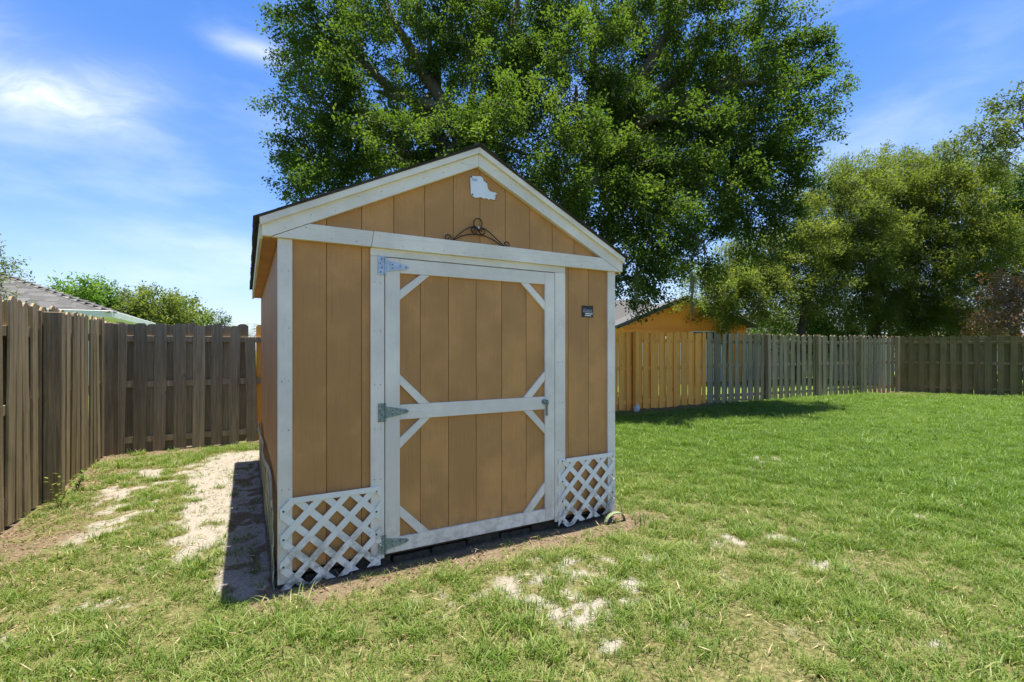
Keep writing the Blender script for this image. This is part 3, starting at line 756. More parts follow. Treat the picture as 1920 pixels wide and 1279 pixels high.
def vinyl(label, pts):
    root = empty('vinyl_fence', (*pts[0], 0), label, 'fence')
    loc = Vector(root.location)
    for (a, b2) in zip(pts[:-1], pts[1:]):
        a = Vector((*a, 0)); b2 = Vector((*b2, 0)); L = (b2-a).length; n = max(1, round(L/2.0)); u = (b2-a)/L; an = math.atan2(u.y, u.x)
        for i in range(n):
            q0 = a + u*(L*i/n) - loc
            seg = L/n
            m1 = MB().box(.06, seg-.06, -.02, .02, .1, 1.62).me('panel', .003); m1.materials.append(WVINYL)
            m2 = MB().box(.06, seg-.06, -.03, .03, 1.62, 1.76).me('rail', .004); m2.materials.append(WVINYL)
            m5 = MB().box(.06, seg-.06, -.03, .03, .03, .10).me('rail', .004); m5.materials.append(WVINYL)
            m3 = MB().box(-.06, .06, -.06, .06, -.1, 1.80).me('post', .004); m3.materials.append(WVINYL)
            cp = MB(); cp.box(-.07, .07, -.07, .07, 1.80, 1.83); bb = len(cp.v); cp.v += [(-.06, -.06, 1.83), (.06, -.06, 1.83), (.06, .06, 1.83), (-.06, .06, 1.83), (0, 0, 1.88)]
            cp.f += [(bb, bb+1, bb+4), (bb+1, bb+2, bb+4), (bb+2, bb+3, bb+4), (bb+3, bb, bb+4)]; m4 = cp.me('post_cap'); m4.materials.append(WVINYL)
            for nm, mm in (('panel', m1), ('rail', m2), ('rail', m5), ('post', m3)):
                o_ = bpy.data.objects.new(nm, mm); COL.objects.link(o_); o_.parent = root; o_.location = q0; o_.rotation_euler = (0, 0, an)
                if nm == 'post':
                    c4 = bpy.data.objects.new('post_cap', m4); COL.objects.link(c4); c4.parent = o_
vinyl('white vinyl fence of the neighbour seen through and above the grey board fence', [(4.0, 13.2), (24.3, 13.3), (20.2, 8.4)])

# ------------------------------------------------------------------ rock, edging, weeds
def rock(name, label, loc, s, mat, seed):
    bm = bmesh.new(); bmesh.ops.create_icosphere(bm, subdivisions=3, radius=1)
    rr = random.Random(seed); ph = [rr.uniform(0, 6) for _ in range(6)]
    for v in bm.verts:
        c_ = v.co; k = 1+.16*math.sin(3*c_.x+ph[0])+.13*math.sin(4*c_.y+ph[1])+.1*math.sin(6*c_.z+5*c_.x+ph[2])
        v.co = Vector((c_.x*s[0]*k, c_.y*s[1]*k, c_.z*s[2]*k*(1.15-.5*c_.x*c_.x)))
    m_ = bpy.data.meshes.new(name); bm.to_mesh(m_); bm.free()
    o = link(name, m_, mat, None, loc=loc); return tag(o, label, 'rock')
rock('rock', 'pale rock lying at the foot of the golden fence', (7.45, 7.86, .05), (.075, .06, .085), ROCKM, 3)
for k, (x0, x1, y_, hgt, lab) in enumerate([(2.43, 2.625, 2.90, .085, 'low pale plastic edging hoop in front of the torn lattice corner'), (2.46, 2.64, 2.945, .20, 'taller thin wire hoop behind the plastic edging hoop')]):
    pts = [(x0+(x1-x0)*(.5-.5*math.cos(math.pi*i/12)), y_+.0*i, hgt*math.sin(math.pi*i/12)**.8 - .01) for i in range(13)]
    mb = MB()
    if k == 0:
        for (x, y, z) in pts:
            for (dy, dz) in ((-.016, 0), (.016, .006), (.016, .012), (-.016, .006)): mb.v.append((x, y+dy, z+dz))
        for i in range(12):
            for j in range(4): mb.f.append((i*4+j, i*4+(j+1) % 4, (i+1)*4+(j+1) % 4, (i+1)*4+j))
    else: mb.tube(pts, .003, 6)
    tag(link('edging_hoop', mb.me('edging_hoop'), WIRE), lab, 'edging')

# ------------------------------------------------------------------ leaves and trees
def leaf_mesh(name, P, D, N, Ln, Wd, tint, mat, fold=.25):
    """P base points, D leaf directions, N normals: one diamond leaf each (two triangles folded at the midrib)"""
    n = len(P)
    D = D/np.linalg.norm(D, axis=1, keepdims=True)
    Sd = np.cross(D, N); Sd /= (np.linalg.norm(Sd, axis=1, keepdims=True)+1e-9)
    Up = np.cross(Sd, D)
    L_ = Ln[:, None]; W_ = Wd[:, None]
    v0 = P; v1 = P + D*L_*.45 + Sd*W_*.5 + Up*W_*fold*.5; v2 = P + D*L_; v3 = P + D*L_*.45 - Sd*W_*.5 + Up*W_*fold*.5
    V = np.stack([v0, v1, v2, v3], 1).reshape(-1, 3).astype(np.float32)
    b_ = np.arange(n, dtype=np.int32)*4
    F = np.stack([b_, b_+1, b_+2, b_, b_+2, b_+3], 1).reshape(-1).astype(np.int32)
    m_ = bpy.data.meshes.new(name); m_.vertices.add(n*4); m_.vertices.foreach_set('co', V.ravel())
    m_.loops.add(len(F)); m_.loops.foreach_set('vertex_index', F); m_.polygons.add(len(F)//3)
    m_.polygons.foreach_set('loop_start', np.arange(0, len(F), 3, dtype=np.int32)); m_.update(calc_edges=True)
    a_ = m_.attributes.new('tint', 'FLOAT', 'POINT'); a_.data.foreach_set('value', np.repeat(tint, 4).astype(np.float32))
    m_.materials.append(mat); return m_
BARK = wood('oak_bark', (0.05, 0.04, 0.03), (0.17, 0.14, 0.11), (0.14, 0.16, 0.10), .3, grain=(6, 6, 1.4), bump=1.0)
BARK2 = wood('dark_bark', (0.03, 0.025, 0.018), (0.10, 0.08, 0.06), grain=(6, 6, 1.4), bump=1.0)
BARKP = wood('pale_grey_bark', (0.10, 0.09, 0.08), (0.24, 0.22, 0.19), grain=(6, 6, 1.4), bump=.6)
OAK = leafy('oak_leaf', (.032, .060, .012), (.068, .114, .022), (.150, .200, .045), .5)
OLIVE = leafy('feathery_leaf', (.058, .086, .018), (.13, .162, .038), (.24, .26, .08), .5)
DARKG = leafy('dark_green_leaf', (.015, .040, .008), (.040, .090, .016), (.10, .17, .03), .35)
BRIGHT = leafy('bright_green_leaf', (.05, .11, .015), (.11, .20, .03), (.20, .30, .06), .4)
GREYG = leafy('grey_green_leaf', (.05, .075, .025), (.11, .145, .05), (.21, .24, .11), .4)
BROWN = leafy('dry_brown_leaf', (.11, .055, .03), (.24, .14, .08), (.40, .29, .19), .3)
REDDISH = leafy('mixed_leaf', (.05, .09, .03), (.13, .17, .06), (.33, .17, .12), .35)
def limb_pts(a, b_, sag, n=7, wob=.12, rr=random):
    a, b_ = Vector(a), Vector(b_); L = (b_-a).length
    pts = []; o1 = Vector((rr.gauss(0, 1), rr.gauss(0, 1), 0))*wob*L*.5
    for i in range(n+1):
        u = i/n
        pts.append(a.lerp(b_, u) + Vector((0, 0, sag*L*math.sin(math.pi*u))) + o1*math.sin(math.pi*u) + Vector((rr.gauss(0, 1), rr.gauss(0, 1), rr.gauss(0, 1)))*wob*.12*L*math.sin(math.pi*u))
    return pts
def tree(name, label, base, trunk_top, r0, lobes, mat, bark, leaf=(.075, .034), per=90, group=None, spray=.65, droop=.15, seed=1, dens=1.0, cat='tree', limb_r=.35, spread=.10, trunks=None, shell=.45, bare=0, limbs=True):
    rr = random.Random(seed); g_ = np.random.default_rng(seed)
    base = Vector(base); root = empty(name, base, label, cat, group)
    tt = Vector(trunk_top)
    for bs in (trunks or [(base, tt)]):
        P = limb_pts(bs[0]-Vector((0, 0, .2)), bs[1], 0, 8, .05, rr)
        rs = [r0*(1.25 if i == 0 else 1)*(1-.45*i/8) for i in range(9)]
        link('trunk', MB().tube(P, rs, 10).me('trunk', 0, True), bark, root)
    tw = MB(); AP, AD, AN, AL, AW, AT = [], [], [], [], [], []
    for (c_, r_, ns) in lobes:
        c_ = Vector(c_)
        if limbs:
            st = tt if not trunks else min((q_[1] for q_ in trunks), key=lambda p: (p-c_).length)
            st = st - Vector((0, 0, rr.uniform(0, .25)*(tt.z-base.z)))
            P = limb_pts(st, c_, .05, 7, .16, rr); rs = [max(.02, r0*limb_r*(1-.85*i/7)) for i in range(8)]
            link('branch', MB().tube(P, rs, 7).me('branch', 0, True), bark, root)
        n = int(ns*dens)
        dirs = g_.normal(size=(n, 3)); dirs /= np.linalg.norm(dirs, axis=1, keepdims=True)
        rad = (shell + (1-shell)*g_.random(n)**.6)
        wv_ = 1 + .22*np.sin(dirs[:, 0]*5+seed) * np.sin(dirs[:, 2]*6+seed*2)
        tips = dirs*(rad*wv_)[:, None]*np.array(r_)[None]
        for k in range(n):
            tip = np.array(c_) + tips[k]
            ax = dirs[k]*np.array([1, 1, .5]) + g_.normal(size=3)*.45 + np.array([0, 0, .12-droop]); ax /= np.linalg.norm(ax)
            L_ = spray*(.6+.8*g_.random())
            m = int(per*(.6+.8*g_.random()))
            s = g_.random(m)**.8
            ctr = tip[None] + ax[None]*(s*L_)[:, None] + np.array([0, 0, -1])[None]*(droop*L_*s*s)[:, None]
            P_ = ctr + g_.normal(size=(m, 3))*spread*(1.15-.5*s)[:, None]
            D_ = ax[None]*.6 + g_.normal(size=(m, 3))*.7 + np.array([0, 0, -.15])
            N_ = np.array([0, 0, 1.0])[None] + g_.normal(size=(m, 3))*.55
            AP.append(P_); AD.append(D_); AN.append(N_)
            AL.append(leaf[0]*(.65+.6*g_.random(m))); AW.append(leaf[1]*(.7+.6*g_.random(m)))
            AT.append(np.clip(.15+.5*g_.random()+.35*(g_.random(m)-.3), 0, 1))
            if k % 2 == 0: tw.tube([tip - ax*L_*.5, tip + ax*L_*.35, tip + ax*L_*.85 - np.array([0, 0, droop*L_*.7])], [.012, .008, .003], 3, False)
        for k in range(bare):
            d = Vector(g_.normal(size=3)).normalized(); tw.tube([c_+d*.2, c_+Vector((d.x*r_[0], d.y*r_[1], d.z*r_[2]))*.6, c_+Vector((d.x*r_[0], d.y*r_[1], d.z*r_[2]))*1.1], [.03, .015, .005], 4, False)
    t_ = link('twigs', tw.me('twigs'), bark, root); t_['kind'] = 'stuff'
    if AP:
        me_ = leaf_mesh('crown', np.concatenate(AP), np.concatenate(AD), np.concatenate(AN), np.concatenate(AL), np.concatenate(AW), np.concatenate(AT), mat)
        link('crown', me_, None, root)
    return root
def lobe(px, py, t_, rx, ry, rd, n):
    return (at(px, py, t_), (rx/F_PX*t_, rd, ry/F_PX*t_), n)
big = [(610,50,11.2,70,95,1.2,56),(590,190,10.6,45,60,.9,34),(600,310,10.4,50,55,.9,36),(690,-90,12,150,120,1.6,60),(700,170,11,110,110,1.3,74),(690,320,10.6,90,65,1.1,52),
       (800,30,11.6,115,105,1.5,66),(830,300,10.2,115,85,1.2,72),(900,130,11.8,105,105,1.4,60),(960,-70,12.5,150,110,1.8,60),(990,60,12.2,105,95,1.4,56),(990,290,10.2,115,105,1.2,82),
       (1080,160,11.4,115,110,1.5,80),(1120,-40,12.5,140,110,1.8,66),(1120,340,10.2,105,105,1.2,84),(1230,110,11.6,110,110,1.5,78),(1240,270,10.8,110,95,1.3,76),(1190,430,10,70,75,1.0,56),
       (1190,520,9.9,32,38,.6,22),(1270,-40,12.5,130,100,1.8,56),(1340,60,12,100,105,1.5,66),(1360,215,11.4,95,95,1.4,70),(1320,350,10.8,85,60,1.1,52),(1405,320,11.2,75,75,1.1,50),
       (1400,415,11,52,38,.8,30),(1420,110,12,55,85,1.3,38),(1445,225,11.6,45,65,1.0,32),(1500,140,12,30,28,.6,11),(1510,205,11.8,44,14,.5,10),(1455,320,11.4,28,40,.7,16),(1318,455,10.4,22,35,.5,13),
       (1100,240,13.6,170,130,1.4,56),(820,170,13.4,160,120,1.4,44),(1300,200,13.4,120,110,1.2,46)]
TB = Vector((6.15, 9.75, 0))
tree('oak_tree', 'huge dense oak tree spreading over the shed from behind the back fence', TB, TB+Vector((-.25, .1, 4.6)), .42, [lobe(*q_) for q_ in big], OAK, BARK,
     leaf=(.078, .040), dens=1.26, per=185, seed=5, spray=.66, spread=.112, limb_r=.42, trunks=[(TB, TB+Vector((-.2, .1, 3.2))), (TB+Vector((-.15, .1, 2.8)), TB+Vector((-1.7, .6, 6.8))), (TB+Vector((-.1, .1, 2.8)), TB+Vector((1.6, -.3, 6.6)))])
# feathery olive trees behind the vinyl fence
fe = dict(mat=OLIVE, bark=BARK2, leaf=(.14, .036), dens=1.9, per=190, spray=1.0, droop=.3, spread=.17, limb_r=.3, shell=.2)
tree('feathery_tree', 'olive green feathery tree nearest the orange house, low branch over its gable', at(1500, 655, 20)*1.0 - Vector((0, 0, EYE)), at(1520, 520, 20), .20,
     [lobe(*q_) for q_ in [(1555,380,20,65,60,1.8,50),(1500,480,20,90,60,1.8,60),(1410,530,19.5,80,30,1.4,44),(1430,475,19.8,70,32,1.4,40),(1340,520,19,35,16,1.0,16),(1400,575,19,40,20,1.2,18),(1330,560,18.5,22,12,.8,8),(1590,460,20,60,60,1.5,44),(1530,560,20,80,40,1.5,20),(1600,335,20.5,45,25,1.2,18)]], seed=12, **fe)
tree('feathery_tree', 'tallest olive green feathery tree with ragged top in the middle of the group', at(1650, 655, 21.5) - Vector((0, 0, EYE)), at(1650, 500, 21.5), .22,
     [lobe(*q_) for q_ in [(1655,370,21.5,75,55,1.8,56),(1700,340,21.5,55,45,1.5,34),(1640,470,21,95,65,1.8,70),(1700,560,21,90,60,1.8,60),(1600,560,21,60,50,1.5,40),(1700,315,22,25,35,.8,10)]], seed=13, **fe)
tree('feathery_tree', 'broad olive green feathery tree at the right of the group beside the dry brown tree', at(1790, 655, 21) - Vector((0, 0, EYE)), at(1780, 500, 21), .22,
     [lobe(*q_) for q_ in [(1775,360,21,70,60,1.8,60),(1800,320,21,35,30,1.2,18),(1780,460,20.5,80,60,1.8,66),(1820,460,20,35,40,1.3,26),(1760,570,20.5,80,50,1.8,56),(1730,430,21,60,60,1.6,44)]], seed=14, **fe)
tree('leafy_tree', 'dark glossy tree filling the right edge beyond the feathery trees', at(1905, 655, 23) - Vector((0, 0, EYE)), at(1900, 520, 23), .25,
     [lobe(*q_) for q_ in [(1890,360,23,45,45,1.4,34),(1925,420,23,60,70,1.6,50),(1880,470,23,40,50,1.3,30),(1990,380,23,80,90,2,50),(1900,530,23,50,40,1.5,30)]], DARKG, BARK2, leaf=(.14, .075), per=100, dens=2.2, seed=15, spray=.7, spread=.16)
tree('thin_tree', 'tall thin tree with airy pale green sprays against the sky at the right edge', at(1950, 655, 17.5) - Vector((0, 0, EYE)), at(1950, 260, 17.5), .08,
     [lobe(*q_) for q_ in [(1830,265,17.5,38,22,.7,20),(1880,235,17.5,40,25,.8,20),(1912,190,17.5,32,20,.7,16),(1925,270,17.5,25,25,.6,12),(1980,200,17.5,50,40,1,20)]], GREYG, BARKP, leaf=(.12, .06), dens=1.5, per=55, seed=16, spray=.5, spread=.13, limb_r=.22)
tree('dry_tree', 'dry reddish brown tree with bare twigs leaning over the far right fence', at(1945, 655, 17.2) - Vector((0, 0, EYE)), at(1940, 590, 17.2), .10,
     [lobe(*q_) for q_ in [(1908,565,17.3,40,42,1.2,22),(1945,530,17.3,45,40,1.2,22),(1878,602,17.3,34,20,1.0,12),(1920,600,17.3,50,30,1.2,20),(1980,560,17.3,70,60,1.4,24)]], BROWN, BARKP, leaf=(.11, .05), per=75, dens=1.3, seed=17, spray=.6, spread=.17, bare=34)
# dark shrubs behind the vinyl fence
for k, (px, py, t_, rx, ry, mt, lab) in enumerate([(1490,605,22,50,32,BRIGHT,'bright green shrub beneath the feathery tree left of the group'), (1580,600,24,60,35,DARKG,'dark shrub between two feathery trunks'),
        (1660,605,24,60,35,DARKG,'dark shrub under the tallest feathery tree'), (1750,600,24,60,35,DARKG,'dark shrub under the broad feathery tree'), (1830,600,26,60,30,GREYG,'grey green shrub left of the dry brown tree'), (1430,612,28,45,22,GREYG,'grey green shrub just right of the orange house')]):
    gpos = at(px, 655, t_) - Vector((0, 0, EYE))
    tree('shrub', lab, gpos, at(px, 640, t_), .06, [lobe(px, py, t_, rx, ry, 1.4, 40), lobe(px+15, py+25, t_, rx, 30, 1.4, 30)], mt, BARK2, leaf=(.14, .07), per=70, seed=30+k, spray=.5, spread=.16, cat='shrub')
# trees over the left roof
for k, (px, lb, mt, t_, lab) in enumerate([
        (160, [(160,548,36,38,28,1.6,40),(135,575,36,40,25,1.6,30),(175,575,36,40,25,1.6,34)], BRIGHT, 36, 'bright green round tree rising behind the grey hip roof'),
        (225, [(215,570,38,40,22,1.6,36),(240,590,38,45,25,1.6,36),(205,590,37,45,22,1.6,30)], GREYG, 38, 'grey green tree right of the bright round tree'),
        (290, [(265,568,40,28,16,1.4,12),(300,575,38,40,24,1.8,40),(320,595,38,48,28,1.8,46),(275,598,38,50,26,1.8,46)], OLIVE, 38, 'wide yellowish green tree behind the end of the grey roof'),
        (350, [(340,590,42,30,25,1.6,30),(358,605,40,28,20,1.4,24)], OLIVE, 42, 'low rounded tree just right of the wide yellowish tree'),
        (405, [(393,598,60,10,10,.8,8),(416,602,60,8,9,.8,7),(403,612,60,22,10,1.2,16)], DARKG, 60, 'distant small dark tree above the grey fence')]):
    gpos = at(px, 655, t_) - Vector((0, 0, EYE))
    tree('background_tree', lab, gpos, at(px, 615, t_), .2, [lobe(*q_) for q_ in lb], mt, BARK2, leaf=(.24, .12), per=60, seed=50+k, spray=.9, spread=.3)
tree('crape_myrtle', 'slender branches with small pinkish leaves entering at the left edge above the roof', (-6.6, 9.6, 0), (-6.2, 9.7, 2.0), .07,
     [lobe(*q_) for q_ in [(-12,460,11.5,14,16,.4,5),(8,496,11.5,14,12,.4,6),(-14,505,11.5,20,18,.5,6),(0,545,11.5,14,14,.4,5),(5,580,11.5,22,14,.4,8),(-70,520,11.5,40,60,.8,26)]], REDDISH, BARKP, leaf=(.07, .04), per=40, seed=71, spray=.35, spread=.09)
# palm-like plant behind the grey fence
pl = at(462, 655, 9.5) - Vector((0, 0, EYE))
pr = empty('palm', pl, 'small yellow green palm fronds showing over the lowered boards beside the shed', 'palm')
link('trunk', MB().tube([pl, pl+Vector((0, 0, .8)), pl+Vector((.03, 0, 1.50))], [.09, .08, .07], 8).me('trunk', 0, True), BARK, pr)
PALM = leafy('palm_leaf', (.10, .14, .02), (.20, .26, .05), (.34, .36, .12), .4)
top = pl+Vector((.03, 0, 1.50))
for k in range(15):
    a = k*2.399; el = random.uniform(.15, 1.0); L_ = random.uniform(.6, .95); d = Vector((math.cos(a)*math.cos(el), math.sin(a)*math.cos(el), math.sin(el)))
    mid_ = [top + d*L_*u - Vector((0, 0, .35*L_*u*u)) for u in [i/8 for i in range(9)]]
    P_, D_, N_ = [], [], []
    for i, p in enumerate(mid_[1:]):
        tg = (mid_[i+1]-mid_[i]).normalized(); sd_ = tg.cross(Vector((0, 0, 1))).normalized()
        for s_ in (-1, 1):
            for q_ in (0, .5): P_.append(tuple(p+tg*q_*L_/8)); D_.append(tuple(tg*.7+sd_*s_*.8-Vector((0, 0, .25)))); N_.append((0, 0, 1))
    n = len(P_); me_ = leaf_mesh('frond', np.array(P_), np.array(D_), np.array(N_, float), np.full(n, .20), np.full(n, .022), rng.random(n), PALM)
    link('frond', me_, None, pr)
# spanish moss hanging in the oak
MOSS = leafy('moss_strand', (.12, .13, .08), (.24, .26, .17), (.36, .38, .27), .3)
for k, (px, py, t_, L_, w_, lab) in enumerate([(1107, 300, 9.6, .62, .16, 'pale strands of moss hanging in the oak above the right roof slope'), (1298, 505, 9.6, .95, .05, 'long thin dark strand of moss hanging in front of the orange gable'),
                                             (1195, 500, 9.5, .6, .08, 'moss strand in the lowest oak foliage beside the shed'), (1150, 130, 10.2, .5, .05, 'short moss strand high in the middle of the oak')]):
    c0 = at(px, py, t_); n = 260 if k != 1 else 200
    u = rng.random(n); xx = rng.normal(size=n)*w_*.5; yy = rng.normal(size=n)*w_*.4
    ln = L_*np.exp(-(xx/w_)**2)
    P_ = np.stack([c0.x+xx, c0.y+yy, c0.z-u*ln], 1)
    D_ = np.stack([rng.normal(size=n)*.12, rng.normal(size=n)*.12, -np.ones(n)], 1)
    me_ = leaf_mesh('spanish_moss', P_-np.array(c0)[None], D_, rng.normal(size=(n, 3)), .10+.10*rng.random(n), np.full(n, .012), rng.random(n)*(.5 if k == 1 else 1), MOSS)
    tag(link('spanish_moss', me_, None, None, loc=c0), lab, 'moss', 'moss hanging in the oak')

# ------------------------------------------------------------------ houses
ORANGE = paint('orange_stucco', (0.90, 0.335, 0.07), (0.3, 0.15, 0.05), .8, grain=(1, 1, 1), amount=.08, bump=.1)
HWHITE = plain('house_white', (0.70, 0.70, 0.66), .7, 0, 2, .05, .02)
GLASS = plain('dark_window', (0.02, 0.022, 0.025), .15)
def house(name, label, org, yaw, body, roof_mat, wall_mat):
    root = empty(name, org, label, 'house'); root.rotation_euler = (0, 0, yaw); return root
def hpart(name, root, mb, mat, bev=0):
    m_ = mb.me(name, bev); o_ = bpy.data.objects.new(name, m_); COL.objects.link(o_); m_.materials.append(mat); o_.parent = root; return o_
# orange gable house, gable square to the view axis, origin under the gable's centre
oc = at(1284, 655, 20) - Vector((0, 0, EYE))
oh = house('orange_house', 'orange stucco house with grey shingle roof beyond the golden fence', oc, -YAW, None, None, None)
hw = 2.55; ez_ = 2.42; az_ = 3.50
hpart('gable_wall', oh, MB().prism([(-hw, 0), (hw, 0), (hw, ez_-.1), (0, az_-.12), (-hw, ez_-.1)], 0, 6).prism([(-hw-.02, 2.17), (hw+.02, 2.17), (hw+.02, 2.20), (-hw-.02, 2.20)], -.03, -.002), ORANGE)
pit = (az_-ez_)/hw
for s_ in (-1, 1):
    xo = s_*(hw+.35); zo = ez_-.35*pit
    hpart('roof_slope', oh, MB().prism([(0, az_), (xo, zo), (xo, zo+.08), (0, az_+.08)], -.3, 7), SHINGLE_G)
    hpart('rake_trim', oh, MB().prism([(0, az_-.09), (xo, zo-.09), (xo, zo-.002), (0, az_-.002)], -.29, -.25), SHINGLE_G)
wf = hpart('window', oh, MB().box(.28, 1.25, -.03, 0, 1.35, 2.12), HWHITE); pn = hpart('pane', oh, MB().box(.33, .97, -.04, -.031, 1.40, 2.07).box(1.01, 1.2, -.04, -.031, 1.40, 2.07), GLASS); pn.parent = wf
# main roof behind it, ridge across the view
hpart('wall', oh, MB().box(-7.0, 1.0, 6.1, 13, 0, 2.5), ORANGE)
mr = MB(); mr.v = [(-7.6, 5.6, 2.42), (1.4, 5.6, 2.42), (1.4, 10, 4.45), (-7.6, 10, 4.45), (1.4, 14, 2.42), (-7.6, 14, 2.42)]; mr.v += [(a, b_, c_-.1) for a, b_, c_ in mr.v]
mr.f = [(0,1,2,3), (3,2,4,5), (6,9,8,7), (9,11,10,8), (0,6,7,1), (1,7,8,2), (2,8,10,4), (4,10,11,5), (3,9,6,0), (5,11,9,3)]
hpart('main_roof', oh, mr, SHINGLE_G); hpart('gutter', oh, MB().box(-7.6, -3, 5.5, 5.6, 2.3, 2.42), HWHITE)
# grey hip-roof house at left with real shingle courses
hx0, hx1, hy0, hy1, he, hk = -19.5, -3.55, 18.5, 26.3, 2.5, 3.9
hp_ = .385
lh = house('grey_roofed_house', 'white house with a grey shingled hip roof beyond the left fence', (hx1, hy0, 0), 0, None, None, None)
def L3(x, y, z): return (x-hx1, y-hy0, z)
hpart('wall', lh, MB().box(hx0+.5-hx1, -.5, .5, hy1-hy0-.5, 0, he-.12), HWHITE)
hpart('soffit', lh, MB().box(hx0-hx1, 0, 0, hy1-hy0, he-.16, he-.13), HWHITE)
fb = MB().box(hx0-hx1, .02, -.03, .0, he-.18, he+.02).box(.0, .03, .0, hy1-hy0, he-.18, he+.02)
hpart('gutter', lh, fb, HWHITE, .01)
rd_, rl_ = L3(hx1-hk, (hy0+hy1)/2, he+hk*hp_), L3(hx0+hk, (hy0+hy1)/2, he+hk*hp_)
c00, c10, c11, c01 = L3(hx0, hy0, he), L3(hx1, hy0, he), L3(hx1, hy1, he), L3(hx0, hy1, he)
rf = MB(); rf.v = [c00, c10, c11, c01, rd_, rl_]; rf.f = [(0,1,4,5), (1,2,4), (2,3,5,4), (3,0,5), (3,2,1,0)]
hpart('roof', lh, rf, SHINGLE_G)
SHG = shingle_mat('light_ridge_shingle', (0.12, 0.115, 0.105), (0.25, 0.24, 0.22))
# shingle tabs of the nearer slopes: as parts near the corner, the rest joined
tabs = []
nrow_ = 16
for r in range(nrow_):
    k0 = hk*r/nrow_; dz_ = he + k0*hp_; dz2 = he + (k0+hk/nrow_+.03)*hp_
    # front slope (along X)
    x = hx1-k0-.05
    while x > -9.6:
        wd_ = random.choice((.26, .34, .42, .3)); x2 = x-wd_
        tabs.append(([(x, hy0+k0), (x2, hy0+k0), (x2, hy0+k0+hk/nrow_+.03), (x, hy0+k0+hk/nrow_+.03)], dz_, dz2, random.choice((.004, .007, .011)))); x = x2-.004
    y = hy0+k0+.05
    while y < hy1-k0-.3:
        wd_ = random.choice((.26, .34, .42, .3)); y2 = y+wd_
        tabs.append(([(hx1-k0, y), (hx1-k0, y2), (hx1-k0-hk/nrow_-.03, y2), (hx1-k0-hk/nrow_-.03, y)], dz_, dz2, random.choice((.004, .007, .011)))); y = y2+.004
def tabmb(mb, tb):
    q_, za, zb, h = tb; b0 = len(mb.v)
    for (x, y), z in zip(q_, ((za, za, zb, zb))): mb.v.append((x-hx1, y-hy0, z+h+.004))
    for (x, y), z in zip(q_, ((za, za, zb, zb))): mb.v.append((x-hx1, y-hy0, z+.001))
    for f_ in ((0,1,2,3), (0,4,5,1), (1,5,6,2), (3,2,6,7), (0,3,7,4)): mb.f.append(tuple(b0+i for i in f_))
tabs.sort(key=lambda tb: (tb[0][0][0])**2 + (tb[0][0][1])**2)
for tb in tabs[:290]:
    mb = MB(); tabmb(mb, tb); hpart('shingle', lh, mb, SHINGLE_G)
for kk in range(3):
    mb = MB()
    for tb in tabs[290:][kk::3]: tabmb(mb, tb)
    o_ = hpart('shingles', lh, mb, SHINGLE_G); o_['kind'] = 'stuff'
for i in range(18):                       # pale ridge caps up the hip
    k0 = hk*i/18; k1 = hk*(i+1.25)/18
    a = Vector(L3(hx1-k0, hy0+k0, he+k0*hp_+.012)); b2 = Vector(L3(hx1-k1, hy0+k1, he+k1*hp_+.006)); sd_ = Vector((.11, .11, -.03)); sd2 = Vector((-.11, -.11, -.03))
    mb = MB(); mb.v = [a+sd_, a+Vector((0, 0, .015)), a+sd2, b2+sd_, b2+Vector((0, 0, .005)), b2+sd2, a+sd_-Vector((0,0,.03)), a+sd2-Vector((0,0,.03))]; mb.f = [(0,1,4,3), (1,2,5,4), (0,6,7,2,1)]
    hpart('ridge_cap', lh, mb, SHG)
ridge = MB().box(hx0+hk-hx1, -hk, hk-.08, hk+.08, he+hk*hp_-.01, he+hk*hp_+.03); hpart('ridge_cap', lh, ridge, SHG)
mb = MB().box(-1.9, -.9, .44, .5, .9, 2.1); wf = hpart('window', lh, mb, HWHITE); pn = hpart('pane', lh, MB().box(-1.85, -.95, .43, .439, .95, 2.05), GLASS); pn.parent = wf
# small far houses
def far_house(label, px, t_, wd_, dp, ez2, rz, rmat):
    c_ = at(px, 655, t_) - Vector((0, 0, EYE)); h_ = empty('far_house', c_, label, 'house'); h_.rotation_euler = (0, 0, -YAW)
    hpart('wall', h_, MB().box(-wd_/2, wd_/2, 0, dp, 0, ez2), HWHITE)
    m2 = MB(); a = .5; m2.v = [(-wd_/2-a, -a, ez2), (wd_/2+a, -a, ez2), (wd_/2+a, dp+a, ez2), (-wd_/2-a, dp+a, ez2), (-wd_/2+dp/2, dp/2, rz), (wd_/2-dp/2, dp/2, rz)]
    m2.f = [(0,1,5,4), (1,2,5), (2,3,4,5), (3,0,4), (3,2,1,0)]; hpart('roof', h_, m2, rmat)
    for s_ in (-.25, .2):
        w_ = hpart('window', h_, MB().box(wd_*s_-.6, wd_*s_+.6, -.04, 0, 1.0, 2.1), HWHITE); p_ = hpart('pane', h_, MB().box(wd_*s_-.55, wd_*s_+.55, -.05, -.041, 1.05, 2.05), GLASS); p_.parent = w_
far_house('distant white house with grey hip roof seen under the feathery tree', 1450, 36, 11, 7, 2.6, 4.3, SHINGLE_G)
far_house('distant house with a tan roof behind the mossy fence at the far right', 1890, 30, 14, 7, 1.75, 2.55, SHINGLE_T)
far_house('distant white house with grey roof left of the far small tree', 352, 60, 8, 8, 2.7, 4.0, SHINGLE_G)

